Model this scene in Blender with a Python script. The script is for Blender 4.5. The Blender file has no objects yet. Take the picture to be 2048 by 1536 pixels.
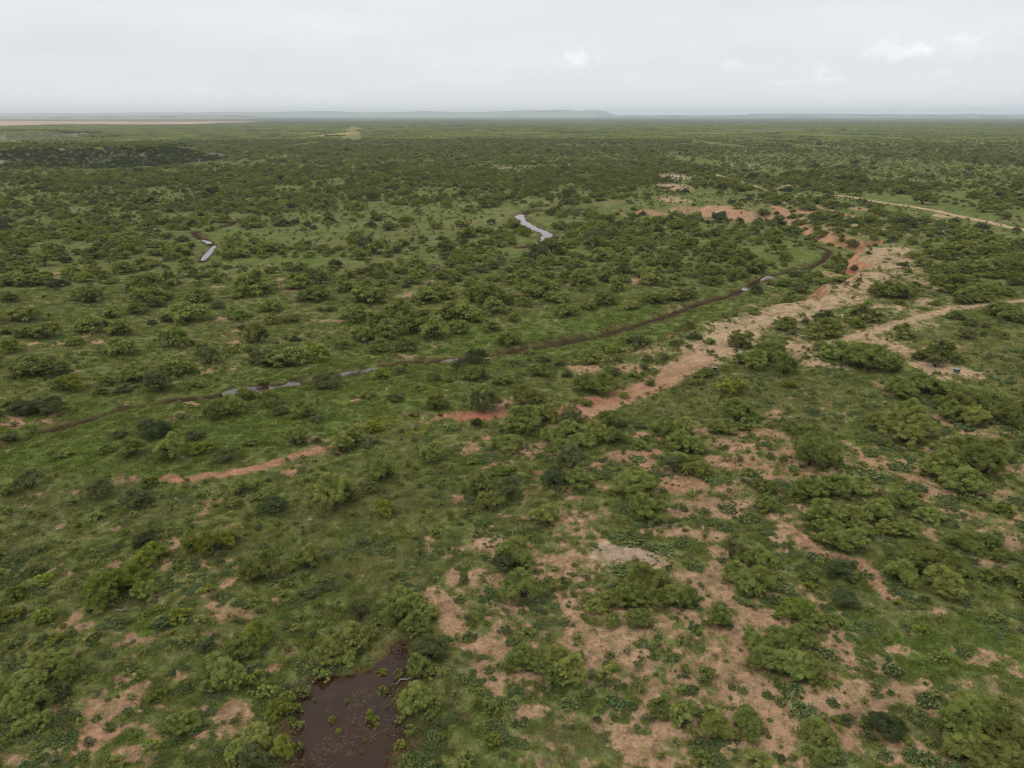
import bpy, math, random
import numpy as np
from mathutils import Vector

# ------------------------------------------------------------------ camera, sky, sun, exposure
SC = bpy.context.scene
COL = SC.collection
CH = 45.0                       # camera height above the bench, metres
F = 1462.0                      # focal length in pixels of the 2048 px wide frame
PITCH = math.atan(537.0 / F)    # horizon at y = 231
cam_d = bpy.data.cameras.new('camera'); cam = bpy.data.objects.new('camera', cam_d); COL.objects.link(cam)
cam.location = (0, 0, CH); cam.rotation_euler = (math.pi / 2 - PITCH, 0, 0)
cam_d.sensor_width = 36; cam_d.lens = 36 * F / 2048; cam_d.clip_start = 0.5; cam_d.clip_end = 200000
SC.camera = cam
SUN_EL, SUN_AZ = math.radians(58), math.radians(-120)      # azimuth measured from +Y, clockwise
sun_d = bpy.data.lights.new('sun', 'SUN'); sun = bpy.data.objects.new('sun', sun_d); COL.objects.link(sun)
sun_d.energy = 0.9; sun_d.angle = math.radians(22); sun_d.color = (1, 0.96, 0.9)
_d = Vector((math.sin(SUN_AZ) * math.cos(SUN_EL), math.cos(SUN_AZ) * math.cos(SUN_EL), math.sin(SUN_EL)))
sun.rotation_euler = _d.to_track_quat('Z', 'Y').to_euler(); sun.location = (0, 0, 300)
SC.view_settings.view_transform = 'Standard'; SC.view_settings.look = 'None'
SC.view_settings.exposure = 0.18; SC.view_settings.gamma = 1; SC.view_settings.use_curve_mapping = False
SC.cycles.use_denoising = True; SC.cycles.denoising_prefilter = 'ACCURATE'; SC.cycles.filter_width = 1.15
SC.cycles.max_bounces = 5; SC.cycles.diffuse_bounces = 3; SC.cycles.glossy_bounces = 2
SC.cycles.transmission_bounces = 3; SC.cycles.volume_bounces = 2; SC.cycles.transparent_max_bounces = 4
SC.cycles.caustics_reflective = False; SC.cycles.caustics_refractive = False

world = bpy.data.worlds.new('World'); SC.world = world; world.use_nodes = True
def nodes(nt):
    nt.nodes.clear()
    def N(t, **k):
        n = nt.nodes.new(t)
        for a, v in k.items():
            if a == 'ins':
                for i, val in v.items(): n.inputs[i].default_value = val
            else: setattr(n, a, v)
        return n
    return N, nt.links.new
def build_world():
    N, L = nodes(world.node_tree)
    sky = N('ShaderNodeTexSky', sky_type='NISHITA', sun_disc=False, sun_elevation=SUN_EL, sun_rotation=SUN_AZ, air_density=1.2, dust_density=2.5)
    tc = N('ShaderNodeTexCoord'); sep = N('ShaderNodeSeparateXYZ'); L(tc.outputs['Generated'], sep.inputs[0])
    # overcast sheet, brighter towards the zenith
    ramp = N('ShaderNodeValToRGB'); L(sep.outputs['Z'], ramp.inputs[0])
    cr = ramp.color_ramp; cr.elements[0].position = 0.0; cr.elements[0].color = (0.82, 0.83, 0.86, 1)
    cr.elements[1].position = 1.0; cr.elements[1].color = (1.06, 1.06, 1.06, 1)
    for p, c in ((0.05, (0.775, 0.785, 0.815)), (0.12, (0.76, 0.768, 0.80)), (0.22, (0.82, 0.825, 0.855)), (0.5, (0.97, 0.975, 0.985))):
        e = cr.elements.new(p); e.color = c + (1,)
    # streaky high cloud
    mp = N('ShaderNodeMapping'); mp.inputs['Scale'].default_value = (2.2, 2.2, 13); L(tc.outputs['Generated'], mp.inputs[0])
    nz = N('ShaderNodeTexNoise', ins={'Scale': 1.6, 'Detail': 6, 'Roughness': 0.55}); L(mp.outputs[0], nz.inputs['Vector'])
    mr = N('ShaderNodeMapRange', ins={'From Min': 0.3, 'From Max': 0.7, 'To Min': 0.935, 'To Max': 1.04}); L(nz.outputs[0], mr.inputs[0])
    mul = N('ShaderNodeVectorMath', operation='SCALE'); L(ramp.outputs[0], mul.inputs[0]); L(mr.outputs[0], mul.inputs['Scale'])
    last = mul.outputs[0]
    # a few small cumulus puffs low over the plain: direction, half-widths (radians), strength
    wz = N('ShaderNodeTexNoise', ins={'Scale': 60, 'Detail': 5, 'Roughness': 0.6}); L(tc.outputs['Generated'], wz.inputs['Vector'])
    for px, py, rx, ry, st in ((1155, 118, 36, 19, .12), (1778, 100, 52, 20, .075), (1826, 108, 26, 14, .065), (1655, 138, 26, 11, .065), (1660, 157, 30, 7, .07),
                               (1468, 132, 26, 10, .06), (1940, 75, 24, 10, .05), (880, 136, 18, 6, .04), (1885, 145, 30, 9, .05), (1265, 152, 22, 6, .03), (1930, 95, 60, 26, .035),
                               (400, 185, 50, 12, .03), (1590, 165, 20, 5, .04), (1545, 166, 18, 5, .04), (700, 60, 150, 22, .02)):
        u = (px - 1024) / F; v = -(py - 768) / F
        d = Vector((u, math.cos(PITCH) + v * math.sin(PITCH), -math.sin(PITCH) + v * math.cos(PITCH))).normalized()
        s = N('ShaderNodeVectorMath', operation='SUBTRACT'); L(tc.outputs['Generated'], s.inputs[0]); s.inputs[1].default_value = d
        ca = math.atan2(d.x, d.y)
        rt = N('ShaderNodeVectorRotate', rotation_type='Z_AXIS'); rt.inputs['Angle'].default_value = ca; L(s.outputs[0], rt.inputs[0])
        sc_ = N('ShaderNodeVectorMath', operation='MULTIPLY'); L(rt.outputs[0], sc_.inputs[0]); sc_.inputs[1].default_value = (F / rx, F / rx, F / ry)
        ln = N('ShaderNodeVectorMath', operation='LENGTH'); L(sc_.outputs[0], ln.inputs[0])
        ad = N('ShaderNodeMath', operation='MULTIPLY_ADD', ins={1: -3.4, 2: 1.7}); L(wz.outputs[0], ad.inputs[0])
        sm = N('ShaderNodeMath', operation='ADD'); L(ln.outputs['Value'], sm.inputs[0]); L(ad.outputs[0], sm.inputs[1])
        m2 = N('ShaderNodeMapRange', interpolation_type='SMOOTHSTEP', ins={'From Min': 1.15, 'From Max': 0.2, 'To Min': 0, 'To Max': st}); L(sm.outputs[0], m2.inputs[0])
        av = N('ShaderNodeVectorMath', operation='ADD'); L(last, av.inputs[0]); L(m2.outputs[0], av.inputs[1]); last = av.outputs[0]
    s10 = N('ShaderNodeVectorMath', operation='SCALE', ins={'Scale': 10.0}); L(last, s10.inputs[0])
    mx = N('ShaderNodeMixRGB', ins={'Fac': 0.94}); L(sky.outputs[0], mx.inputs[1]); L(s10.outputs[0], mx.inputs[2])
    bg = N('ShaderNodeBackground', ins={'Strength': 0.1}); L(mx.outputs[0], bg.inputs[0])
    out = N('ShaderNodeOutputWorld'); L(bg.outputs[0], out.inputs[0])
build_world()

# ------------------------------------------------------------------ numeric helpers
rng = np.random.default_rng(11); random.seed(11)
def hsh(ix, iy, s):
    h = (ix.astype(np.int64) * 374761393 + iy.astype(np.int64) * 668265263 + s * 974634777) & 0xffffffff
    h = ((h ^ (h >> 13)) * 1274126177) & 0xffffffff
    h = ((h ^ (h >> 16)) * 2246822519) & 0xffffffff
    return ((h ^ (h >> 15)) & 0xffffff) / float(0xffffff)
def vn(x, y, s):
    ix = np.floor(x); iy = np.floor(y); fx = x - ix; fy = y - iy
    fx = fx * fx * (3 - 2 * fx); fy = fy * fy * (3 - 2 * fy)
    a = hsh(ix, iy, s); b = hsh(ix + 1, iy, s); c = hsh(ix, iy + 1, s); d = hsh(ix + 1, iy + 1, s)
    return (a + (b - a) * fx) * (1 - fy) + (c + (d - c) * fx) * fy
def fbm(x, y, sc, octv=4, s=1, rough=.5):
    t = 0; a = 1; n = 0; c, si = math.cos(.6), math.sin(.6)
    x = x / sc; y = y / sc
    for k in range(octv):
        t = t + a * vn(x, y, s + k * 17); n += a; a *= rough
        x, y = (x * c - y * si) * 2.03 + 5.1, (x * si + y * c) * 2.03 + 1.7
    return t / n
def ss(a, b, x):
    t = np.clip((x - a) / (b - a), 0, 1); return t * t * (3 - 2 * t)
def A(v): return np.asarray(v, float)
def segdist(x, y, P, closed=False):
    """distance to a polyline, index of the nearest segment and position along it"""
    best = np.full(x.shape, 1e18); idx = np.zeros(x.shape, int); tt = np.zeros(x.shape)
    n = len(P)
    for i in range(n if closed else n - 1):
        ax, ay = P[i][:2]; bx, by = P[(i + 1) % n][:2]
        dx, dy = bx - ax, by - ay; L2 = dx * dx + dy * dy + 1e-9
        t = np.clip(((x - ax) * dx + (y - ay) * dy) / L2, 0, 1)
        d = (x - ax - t * dx) ** 2 + (y - ay - t * dy) ** 2
        m = d < best; best = np.where(m, d, best); idx = np.where(m, i, idx); tt = np.where(m, t, tt)
    return np.sqrt(best), idx, tt
def inside(x, y, P):
    r = np.zeros(x.shape, bool); n = len(P)
    for i in range(n):
        ax, ay = P[i][:2]; bx, by = P[(i + 1) % n][:2]
        if ay == by: continue
        c = ((ay > y) != (by > y)) & (x < (bx - ax) * (y - ay) / (by - ay) + ax)
        r ^= c
    return r
def ray(px, py):
    u = (px - 1024) / F; v = -(py - 768) / F
    return A((u, math.cos(PITCH) + v * math.sin(PITCH), -math.sin(PITCH) + v * math.cos(PITCH)))
def flat(px, py, z=0.):
    d = ray(px, py); t = (z - CH) / min(d[2], -1e-4); return d[0] * t, d[1] * t

# ------------------------------------------------------------------ terrain
# edge of the creek bottom: pixel of its rim on the bench and the width of the slope there, metres
RIM = [(-420, 1120, 45), (0, 985, 45), (250, 925, 45), (640, 868, 45), (900, 800, 30), (1130, 756, 18), (1240, 733, 12), (1330, 698, 9), (1400, 652, 7),
       (1480, 626, 5), (1560, 608, 3.5), (1600, 600, 3), (1651, 593, 2.5), (1678, 579, 2.5), (1655, 573, 2.5), (1643, 563, 2.5), (1692, 566, 3), (1702, 550, 3), (1726, 541, 2.5),
       (1752, 533, 2.5), (1755, 527, 2.5), (1716, 520, 2.5), (1722, 508, 3.5), (1738, 493, 3.5), (1772, 485, 3), (1774, 479, 2.5), (1728, 479, 3), (1700, 466, 6), (1650, 445, 9), (1618, 428, 8),
       (1560, 418, 8), (1500, 420, 7), (1440, 414, 7), (1360, 406, 9), (1290, 415, 14), (1200, 390, 40), (1000, 365, 60), (600, 362, 80), (-300, 370, 80)]
RIMW = [flat(a, b) + (w,) for a, b, w in RIM]
CREEK_PX = [(-160, 930), (-60, 905), (0, 888), (60, 868), (150, 842), (230, 815), (330, 800), (400, 792), (450, 783), (520, 773), (580, 766), (640, 753), (700, 742), (760, 731),
            (800, 718), (860, 718), (915, 714), (980, 705), (1060, 694), (1150, 678), (1230, 660), (1310, 636), (1390, 608), (1450, 590), (1490, 575), (1515, 560), (1540, 550), (1580, 540),
            (1615, 535), (1645, 520), (1660, 500), (1630, 488), (1590, 481), (1540, 473), (1500, 462)]
CREEK2_PX = [(1180, 418), (1120, 418), (1060, 420), (1040, 430), (1047, 442), (1062, 452), (1085, 460), (1098, 467), (1091, 476), (1080, 484), (1040, 492)]
CREEK3_PX = [(520, 428), (478, 438), (455, 450), (420, 458), (388, 462), (395, 472), (415, 480), (428, 490), (415, 505), (402, 521)]
FP = -4.5
def base_h(x, y):
    x = A(x); y = A(y)
    z = np.zeros(x.shape)
    m = (y > 60) & (y < 900) & (np.abs(x) < 800)
    if m.any():
        xs, ys = x[m], y[m]
        jx = (fbm(xs, ys, 6, 3, 5) - .5) * 5; jy = (fbm(xs, ys, 6, 3, 9) - .5) * 5
        d, i, t = segdist(xs + jx * .6, ys + jy * .6, RIMW, True)
        w = A([p[2] for p in RIMW]); wl = w[i] * (1 - t) + w[(i + 1) % len(w)] * t
        s = inside(xs + jx * .6, ys + jy * .6, RIMW)
        dd = np.where(s, d, -d)
        z[m] = FP * ss(0, wl * 1.6, dd)
    # scarp at the left and a lower one behind it
    r1 = ss(0, 1, (y - 668 - 30 * (fbm(x, y, 60, 3, 31) - .5)) / 85) * ss(0, 1, (930 - y) / 90) * ss(-312, -385, x + 40 * (fbm(x, y, 50, 3, 33) - .5))
    z = z + 15 * r1
    r2 = ss(1480, 1580, y) * ss(1900, 1750, y) * ss(-900, -1050, x + 120 * (fbm(x, y, 200, 2, 35) - .5))
    z = z + 14 * r2
    far = ss(2500, 9000, y)
    z = z + far * 10 * (fbm(x, y, 2500, 3, 41) - .5)
    return z
def unproj(px, py, off=0.):
    d = ray(px, py); z = 0.
    for _ in range(7):
        t = (z + off - CH) / min(d[2], -1e-4); X, Y = d[0] * t, d[1] * t
        z = .5 * z + .5 * float(base_h(A([X]), A([Y]))[0])
    return X, Y
CREEKS = [([unproj(*p) for p in c], w) for c, w in ((CREEK_PX, 1.45), (CREEK2_PX, 2.7), (CREEK3_PX, 1.7))]
POND_PX = [(597, 1369), (634, 1356), (690, 1348), (735, 1338), (765, 1315), (783, 1287), (802, 1276), (816, 1293), (814, 1324), (822, 1354), (790, 1377), (783, 1408), (803, 1423),
           (795, 1444), (818, 1464), (808, 1488), (785, 1511), (780, 1560), (745, 1640), (640, 1640), (601, 1540), (593, 1501), (579, 1473), (578, 1436), (588, 1408)]
POND = [flat(*p) for p in POND_PX]
SPOTS = [(740, 679, 11, 3.5), (1268, 545, 9, 4), (348, 402, 5, 2.6), (868, 532, 8, 3), (1060, 356, 5, 1.5), (845, 546, 5, 1.6)]
def px_blob(cx, cy, rx, ry):
    X, Y = unproj(cx, cy); X2, _ = unproj(cx + rx, cy); _, Ya = unproj(cx, cy - ry); _, Yb = unproj(cx, cy + ry)
    return X, Y, abs(X2 - X), abs(Ya - Yb) / 2
SPOTW = [px_blob(*s) for s in SPOTS]
def ground_h(x, y):
    x = A(x); y = A(y)
    z = base_h(x, y)
    r = np.hypot(x, y)
    dc = np.full(x.shape, 1e3)
    for P, w in CREEKS:
        xs = [p[0] for p in P]; ys = [p[1] for p in P]
        m = (x > min(xs) - 25) & (x < max(xs) + 25) & (y > min(ys) - 25) & (y < max(ys) + 25)
        if m.any():
            d, _, _ = segdist(x[m] + (fbm(x[m], y[m], 4, 2, 3) - .5) * 2.2, y[m] + (fbm(x[m], y[m], 4, 2, 4) - .5) * 2.2, P)
            dc[m] = np.minimum(dc[m], d / w)
    nr_ = r < 190
    if nr_.any(): z[nr_] += (fbm(x[nr_], y[nr_], .85, 2, 55) - .5) * .26 * ss(2, 6, dc[nr_])
    z = z - 1.0 * np.exp(-(dc / 1.15) ** 2)
    und = (fbm(x, y, 28, 3, 51) - .5) * .9 + (fbm(x, y, 5, 3, 52) - .5) * .22
    k = ss(1.5, 7, dc) * ss(2600, 1200, r)
    m = (x > -30) & (x < 5) & (y > 30) & (y < 75)
    if m.any():
        jx = (fbm(x[m], y[m], 2, 3, 61) - .5) * 1.3; jy = (fbm(x[m], y[m], 2, 3, 62) - .5) * 1.3
        d, _, _ = segdist(x[m] + jx, y[m] + jy, POND, True); s = inside(x[m] + jx, y[m] + jy, POND)
        dd = np.where(s, d, -d)
        k[m] *= ss(0.5, -6, dd)
        z[m] -= .45 * ss(-.9, 1.2, dd)
    for X, Y, a, b in SPOTW:
        q = ((x - X) / (a * 1.15)) ** 2 + ((y - Y) / (b * 1.15)) ** 2
        z = z - .6 * np.exp(-q); k = k * ss(.5, 3, q)
    return z + und * k
def gz(x, y): return float(ground_h(A([x]), A([y]))[0])

# ------------------------------------------------------------------ ground cover maps (world space, drawn once from the survey of the photo)
def P(*pts): return list(pts)
# bare ground strokes: width m, redness (0 tan .. 1 pink .. 2 red), strength, points
STROKES = [
 (1.15, 1.5, 1.0, P((330, 953), (370, 957), (420, 948), (490, 940), (545, 925), (600, 908), (635, 898))), (.9, 1.3, .62, P((235, 956), (300, 955))),
 (2.4, 2.0, 1, P((930, 833), (965, 830), (1010, 828))), (1.2, 1.7, .7, P((1010, 828), (1080, 830), (1150, 818))), (1.9, 1.7, 1, P((1140, 815), (1170, 812), (1210, 803), (1250, 792))),
 (3, 1.1, 1, P((1170, 826), (1200, 815), (1250, 795))),
 (4.2, 1.35, 1, P((1240, 795), (1290, 776), (1340, 752), (1370, 733))), (5.2, .75, 1, P((1350, 745), (1400, 715), (1440, 695))), (8, .25, .92, P((1420, 700), (1450, 680), (1500, 655))),
 (9.5, .2, .88, P((1470, 660), (1530, 640), (1590, 622))), (10.5, .3, .80, P((1560, 630), (1620, 608), (1690, 590))), (12, .35, .70, P((1680, 592), (1730, 560), (1770, 530), (1790, 500))),
 (2.3, .25, .95, P((1540, 702), (1580, 692), (1640, 690), (1690, 678), (1731, 669), (1760, 660), (1792, 648), (1830, 638), (1895, 622), (1946, 612), (2000, 605), (2080, 598))),
 (2.2, .4, .7, P((1731, 670), (1780, 690), (1830, 716), (1880, 738))), (4.2, .35, .92, P((1850, 728), (1900, 742), (1950, 750))), (1.5, .5, .75, P((1600, 690), (1625, 712), (1650, 728), (1690, 733))),
 (4, .6, .72, P((1595, 690), (1620, 722))), (2.5, .3, .7, P((1790, 690), (1850, 735), (1900, 762))),
 (3.3, .1, 1.25, P((1664, 391), (1700, 394), (1749, 402), (1800, 410), (1874, 422), (1949, 440), (2024, 455), (2100, 470))),
 (3, .45, .8, P((1374, 330), (1424, 347), (1474, 360), (1514, 375), (1550, 384))), (3, .5, .6, P((1550, 384), (1575, 368), (1600, 388))), (3.0, .3, .55, P((1590, 392), (1669, 391))),
 (1.5, 1, .9, P((862, 1180), (880, 1200), (905, 1240), (925, 1275), (960, 1292), (1005, 1296))), (1.1, 1, .8, P((960, 1325), (975, 1350), (988, 1380))),
 (1.8, 1, .8, P((1430, 1104), (1445, 1130), (1420, 1160), (1461, 1200), (1500, 1225), (1530, 1245))), (1.5, 1, .85, P((1481, 1248), (1478, 1292), (1480, 1333), (1512, 1371), (1545, 1410), (1560, 1440), (1560, 1490))),
 (1.3, 1.2, .85, P((1600, 1075), (1615, 1094), (1656, 1111), (1707, 1121), (1751, 1156), (1779, 1190))), (1.0, 1, .85, P((1676, 1270), (1685, 1300), (1702, 1330))),
 (2.0, .9, .8, P((1600, 1420), (1650, 1400), (1720, 1395), (1790, 1385), (1840, 1372))), (1.0, 1, .85, P((1628, 1429), (1676, 1456), (1705, 1490))),
 (1.0, 1.4, .8, P((570, 940), (585, 945))), (1.3, 1.1, .85, P((1741, 920), (1780, 935), (1826, 957))), (1.0, 1, .75, P((1690, 885), (1720, 905), (1735, 925))),
 (1.5, 1.0, .85, P((1878, 830), (1900, 848), (1929, 858))), (1.2, .9, .8, P((1930, 862), (1990, 872), (2045, 876))), (1.2, 1.3, .85, P((1570, 940), (1610, 950), (1642, 957))),
 (1.4, 1.5, .8, P((1193, 930), (1240, 915), (1312, 903))), (.9, 1, .8, P((155, 1228), (142, 1242), (128, 1256))), (1.1, 1.1, .9, P((280, 1380), (262, 1396), (240, 1408), (190, 1415))),
 (1.0, 1.2, .8, P((178, 1420), (170, 1450), (200, 1475), (165, 1495))), (.9, 1.1, .8, P((1210, 915), (1195, 935))), (1.1, .9, .8, P((1555, 1080), (1568, 1050))),
 (1.0, .7, .6, P((1830, 700), (1880, 690), (1905, 680))), (2, 1.3, .8, P((1360, 940), (1400, 960), (1450, 985))), (1.6, 1.3, .75, P((1345, 965), (1380, 990))), (1.2, 1, .7, P((440, 730), (470, 740))),
 (1.0, 1.7, .75, P((905, 830), (880, 832))), (1.3, 1.2, .75, P((1010, 805), (1005, 815))), (1.0, 1.0, .75, P((1160, 1240), (1175, 1275), (1160, 1300))),
]
# blobs: cx, cy, rx, ry, redness, strength
BLOBS = [(118, 1051, 10, 6, 1, .85), (231, 1051, 10, 5, 1, .85), (231, 1128, 15, 8, 1.2, .85), (167, 1251, 20, 8, 1, .9), (383, 1164, 16, 8, 1.2, .85), (460, 1165, 22, 14, 1.1, .68), (263, 1272, 10, 5, 1.4, .8),
 (427, 1268, 8, 8, 1, .8), (359, 1350, 16, 14, 1, .9), (215, 1410, 45, 12, 1, .85), (468, 1422, 40, 25, 1, .9), (318, 1412, 12, 6, 1, .8), (287, 1450, 10, 6, 1, .8), (547, 1337, 20, 16, 1.3, .8), (581, 1299, 20, 12, 1, .75),
 (34, 1514, 28, 14, .9, .85), (102, 1510, 18, 20, .9, .8), (403, 1466, 25, 8, 1.2, .85), (557, 1200, 25, 15, 1, .62), (905, 1152, 18, 20, 1, .85), (960, 1138, 16, 6, 1, .9), (1062, 1422, 30, 25, 1, .85),
 (1117, 1121, 28, 12, 1, .8), (1100, 1149, 16, 14, .9, .75), (1141, 1200, 14, 16, 1, .8), (1158, 1255, 35, 18, .9, .8), (1227, 1280, 45, 25, .9, .88), (1278, 1337, 45, 22, .9, .78), (1350, 1268, 30, 12, .8, .9),
 (1254, 1107, 52, 19, -1, 1.05), (1346, 1063, 55, 18, .9, .9), (1363, 1149, 22, 15, .8, .9), (1210, 1446, 40, 25, .9, .8), (1261, 1490, 65, 32, .9, .85), (1175, 1525, 30, 14, .9, .85), (1330, 1530, 60, 20, .9, .75),
 (1409, 1070, 48, 18, .9, .9), (1409, 1162, 44, 18, .8, .95), (1382, 1241, 25, 14, .8, .8), (1570, 1056, 15, 18, .9, .85), (1570, 1103, 16, 5, .9, .85), (1861, 1070, 12, 14, 1, .75), (1878, 1221, 25, 9, .8, .8),
 (1820, 1262, 12, 6, 1, .8), (1864, 1422, 26, 14, 1, .95), (1758, 1418, 20, 10, .9, .8), (1826, 1487, 25, 10, .9, .8), (1587, 1453, 25, 25, .9, .75), (2032, 1087, 15, 18, .8, .8), (1560, 1240, 20, 15, 1, .75),
 (1519, 866, 60, 14, 1.1, .82), (1450, 892, 48, 17, 1.1, .82), (1433, 922, 45, 18, 1.1, .85), (1500, 930, 60, 25, 1.1, .75), (1389, 977, 40, 22, 1.2, .88), (1450, 1018, 65, 22, 1.0, .85), (1553, 1035, 40, 12, .9, .72),
 (1580, 900, 20, 16, 1.1, .7), (1540, 980, 40, 20, 1.1, .62), (2008, 984, 22, 6, 1, .8), (1758, 769, 14, 7, 1, .85), (1778, 787, 12, 5, 1, .75), (1553, 827, 30, 9, 1, .66), (1895, 1022, 15, 8, 1, .8), (1580, 794, 8, 3, 1.5, .75),
 (964, 833, 42, 9, 2, .95), (1008, 806, 12, 10, 1, .85), (1176, 736, 26, 11, .9, .82), (1261, 737, 32, 11, 1.0, .8), (1300, 700, 45, 10, .7, .66), (1200, 800, 35, 9, 1.9, .95), (970, 875, 12, 4, 1.3, .85), (1104, 851, 14, 4, 1.3, .8),
 (1090, 885, 25, 10, 1.1, .62), (1281, 871, 20, 8, 1.2, .85), (1260, 914, 55, 17, 1.2, .9), (1285, 930, 22, 12, 1.2, .85), (1076, 943, 16, 8, 1.4, .8), (1350, 967, 35, 17, 1.3, .85), (1217, 974, 10, 4, 1.1, .9), (953, 895, 16, 5, 1.3, .8),
 (916, 998, 14, 10, 1.2, .8), (1148, 998, 22, 6, 1.2, .75), (1052, 984, 6, 10, 1.3, .85), (1357, 1030, 40, 18, 1, .85), (711, 801, 10, 3.5, 1.2, .95), (931, 765, 6, 3, 1, .9), (1066, 726, 12, 3, 1, .8), (1140, 735, 14, 5, 1.3, .7),
 (441, 637, 13, 4, 1, .95), (612, 601, 16, 4, 1, .95), (585, 580, 14, 4, 1, .85), (185, 668, 24, 7, .8, .92), (195, 684, 18, 4, .8, .8), (118, 688, 16, 5, 1, .9), (65, 688, 16, 4, 1, .85), (475, 683, 18, 4, 1, .9), (470, 660, 10, 3, 1, .7),
 (412, 743, 14, 5, 1.1, .9), (27, 848, 35, 10, 1.3, .85), (96, 828, 32, 8, 1.3, .82), (60, 838, 60, 12, 1.1, .7), (424, 1002, 22, 10, 1, .8), (410, 1024, 16, 10, 1.1, .8), (393, 1042, 12, 4, 1, .8), (250, 785, 30, 8, 1.1, .62), (600, 600, 9, 3, 1, .8),
 (150, 742, 12, 3, .8, .9), (30, 811, 8, 3, 1, .95), (308, 641, 9, 2.5, 1, .7), (420, 736, 25, 4, 1, .7), (660, 640, 40, 3, .8, .7), (560, 574, 8, 4, 1, .8), (600, 552, 9, 4, .9, .9), (560, 560, 10, 3, 1, .8), (810, 590, 14, 4, .9, .9), (790, 560, 16, 3, .9, .8),
 (860, 560, 30, 3, .9, .6), (905, 552, 14, 3, 1.1, .9), (950, 562, 14, 2.5, .9, .8), (925, 574, 9, 2, .8, .85), (725, 558, 15, 3, 1, .7), (430, 575, 16, 2, .8, .8), (115, 545, 18, 3, 1, .8), (345, 521, 9, 1.6, 1, .8), (325, 500, 8, 1.5, 1, .8), (240, 562, 14, 2, 1, .7),
 (1045, 587, 18, 2.5, .9, .85), (1085, 588, 16, 2.5, .9, .75), (1270, 560, 12, 3.5, 1, .85), (1135, 568, 10, 2, .8, .8), (1290, 565, 20, 2, .9, .65), (1100, 542, 10, 1.5, 1, .8), (1300, 1180, 10, 8, 1, .6), (1325, 1110, 10, 6, .8, .7),
 # exposed red bank beyond the creek bend, and the tan flats above it
 (1300, 423, 42, 6, 1.4, .85), (1350, 400, 34, 7, .4, .72), (1345, 373, 40, 9, .35, .66), (1350, 353, 30, 6, .3, .75), (1440, 418, 55, 7, .8, .82), (1500, 431, 38, 10, 1.3, .9), (1412, 440, 10, 5, .8, .8), (1570, 405, 16, 3, .9, .95), (1562, 420, 16, 12, 1.3, .85),
 (1615, 424, 30, 6, 1.2, .88), (1650, 420, 18, 8, 1.2, .72), (1700, 432, 16, 6, 1.2, .8), (1722, 418, 20, 3, .8, .85), (1570, 445, 30, 3, .7, .6), (1505, 440, 10, 6, .5, .9), (1605, 440, 40, 4, .5, .6), (1710, 452, 25, 2.5, .3, .8), (1765, 458, 14, 7, .3, .72), (1885, 463, 42, 3, .3, .85),
 (1850, 470, 60, 3, .3, .6), (1730, 471, 14, 4, .5, .8), (1690, 408, 16, 4, .6, .7), (1880, 432, 14, 4, .3, .9), (1575, 345, 14, 3, 1, .7), (1560, 375, 20, 4, .6, .6), (1650, 395, 16, 3, .4, .6),
 # bench near the cut banks
 (1790, 530, 30, 10, .5, .62), (1755, 500, 22, 7, .35, .55), (1800, 500, 30, 12, .3, .5), (1870, 570, 30, 10, .6, .65), (1850, 600, 26, 8, .5, .7), (2035, 546, 10, 3, .5, .8), (1640, 650, 20, 6, .5, .7), (1690, 640, 40, 6, .4, .5), (1870, 600, 50, 12, .6, .45),
 (1520, 690, 25, 8, .4, .6), (1390, 700, 30, 8, .6, .8), (1310, 715, 30, 8, .9, .7), (1480, 720, 25, 6, .4, .6), (1770, 620, 40, 8, .3, .45), (1955, 560, 20, 4, .5, .5), (1660, 548, 18, 8, .9, .6), (1655, 545, 8, 4, .8, .8), (1505, 350, 20, 3, .5, .5), (1480, 330, 40, 5, .3, .4),
 (680, 268, 26, 4, -2, .9), (700, 258, 6, 8, -2, .8), (660, 262, 4, 6, -2, .7), (960, 270, 150, 1.6, -2, .5), (1330, 268, 160, 1.6, -2, .45), (1960, 258, 25, 2, .4, .8), (1200, 330, 24, 1.4, .4, .7), (870, 305, 14, 2, .7, .8), (1010, 336, 26, 1.6, .6, .8), (500, 240, 24, 1, .4, .8),
 (1790, 241, 16, 1.2, .3, .8), (140, 326, 22, 6, .2, .5), (240, 318, 30, 5, .2, .5), (130, 319, 60, 3, .2, .4), (100, 298, 120, 1.8, -3, .9), (210, 298, 40, 1.6, -3, .9), (60, 272, 80, 2, .3, .4), (290, 272, 90, 1.4, -3, .35)]
# broad half-bare zones (pixel polygons), strength of the underlying bare tendency, redness
ZONES = [([(860, 1080), (1100, 1000), (1350, 1000), (1450, 1040), (1700, 1240), (1660, 1380), (1900, 1380), (1960, 1620), (1120, 1620), (1040, 1540), (960, 1420), (850, 1250)], .50, .9),
         ([(1340, 850), (1480, 830), (1620, 860), (1760, 900), (1860, 1000), (1700, 1060), (1500, 1060), (1280, 1060), (1200, 960)], .50, 1.1), ([(1280, 700), (1460, 640), (1640, 600), (1720, 520), (1850, 500), (1900, 640), (1700, 740), (1500, 720), (1350, 760), (1230, 790)], .46, .5),
         ([(1700, 850), (2100, 830), (2100, 1200), (1900, 1150), (1750, 1000)], .40, .9), ([(900, 860), (1200, 860), (1260, 1000), (900, 1040)], .36, 1.2), ([(1500, 1240), (2100, 1240), (2100, 1620), (1500, 1620)], .38, .9), ([(0, 1100), (600, 1080), (600, 1620), (-200, 1620)], .33, 1)]
ZW = [([unproj(*p) for p in z], s, r) for z, s, r in ZONES]
SW = [(w, r, s, [unproj(*p) for p in pts]) for w, r, s, pts in STROKES]
BW = [px_blob(*b[:4]) + b[4:] for b in BLOBS]
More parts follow.
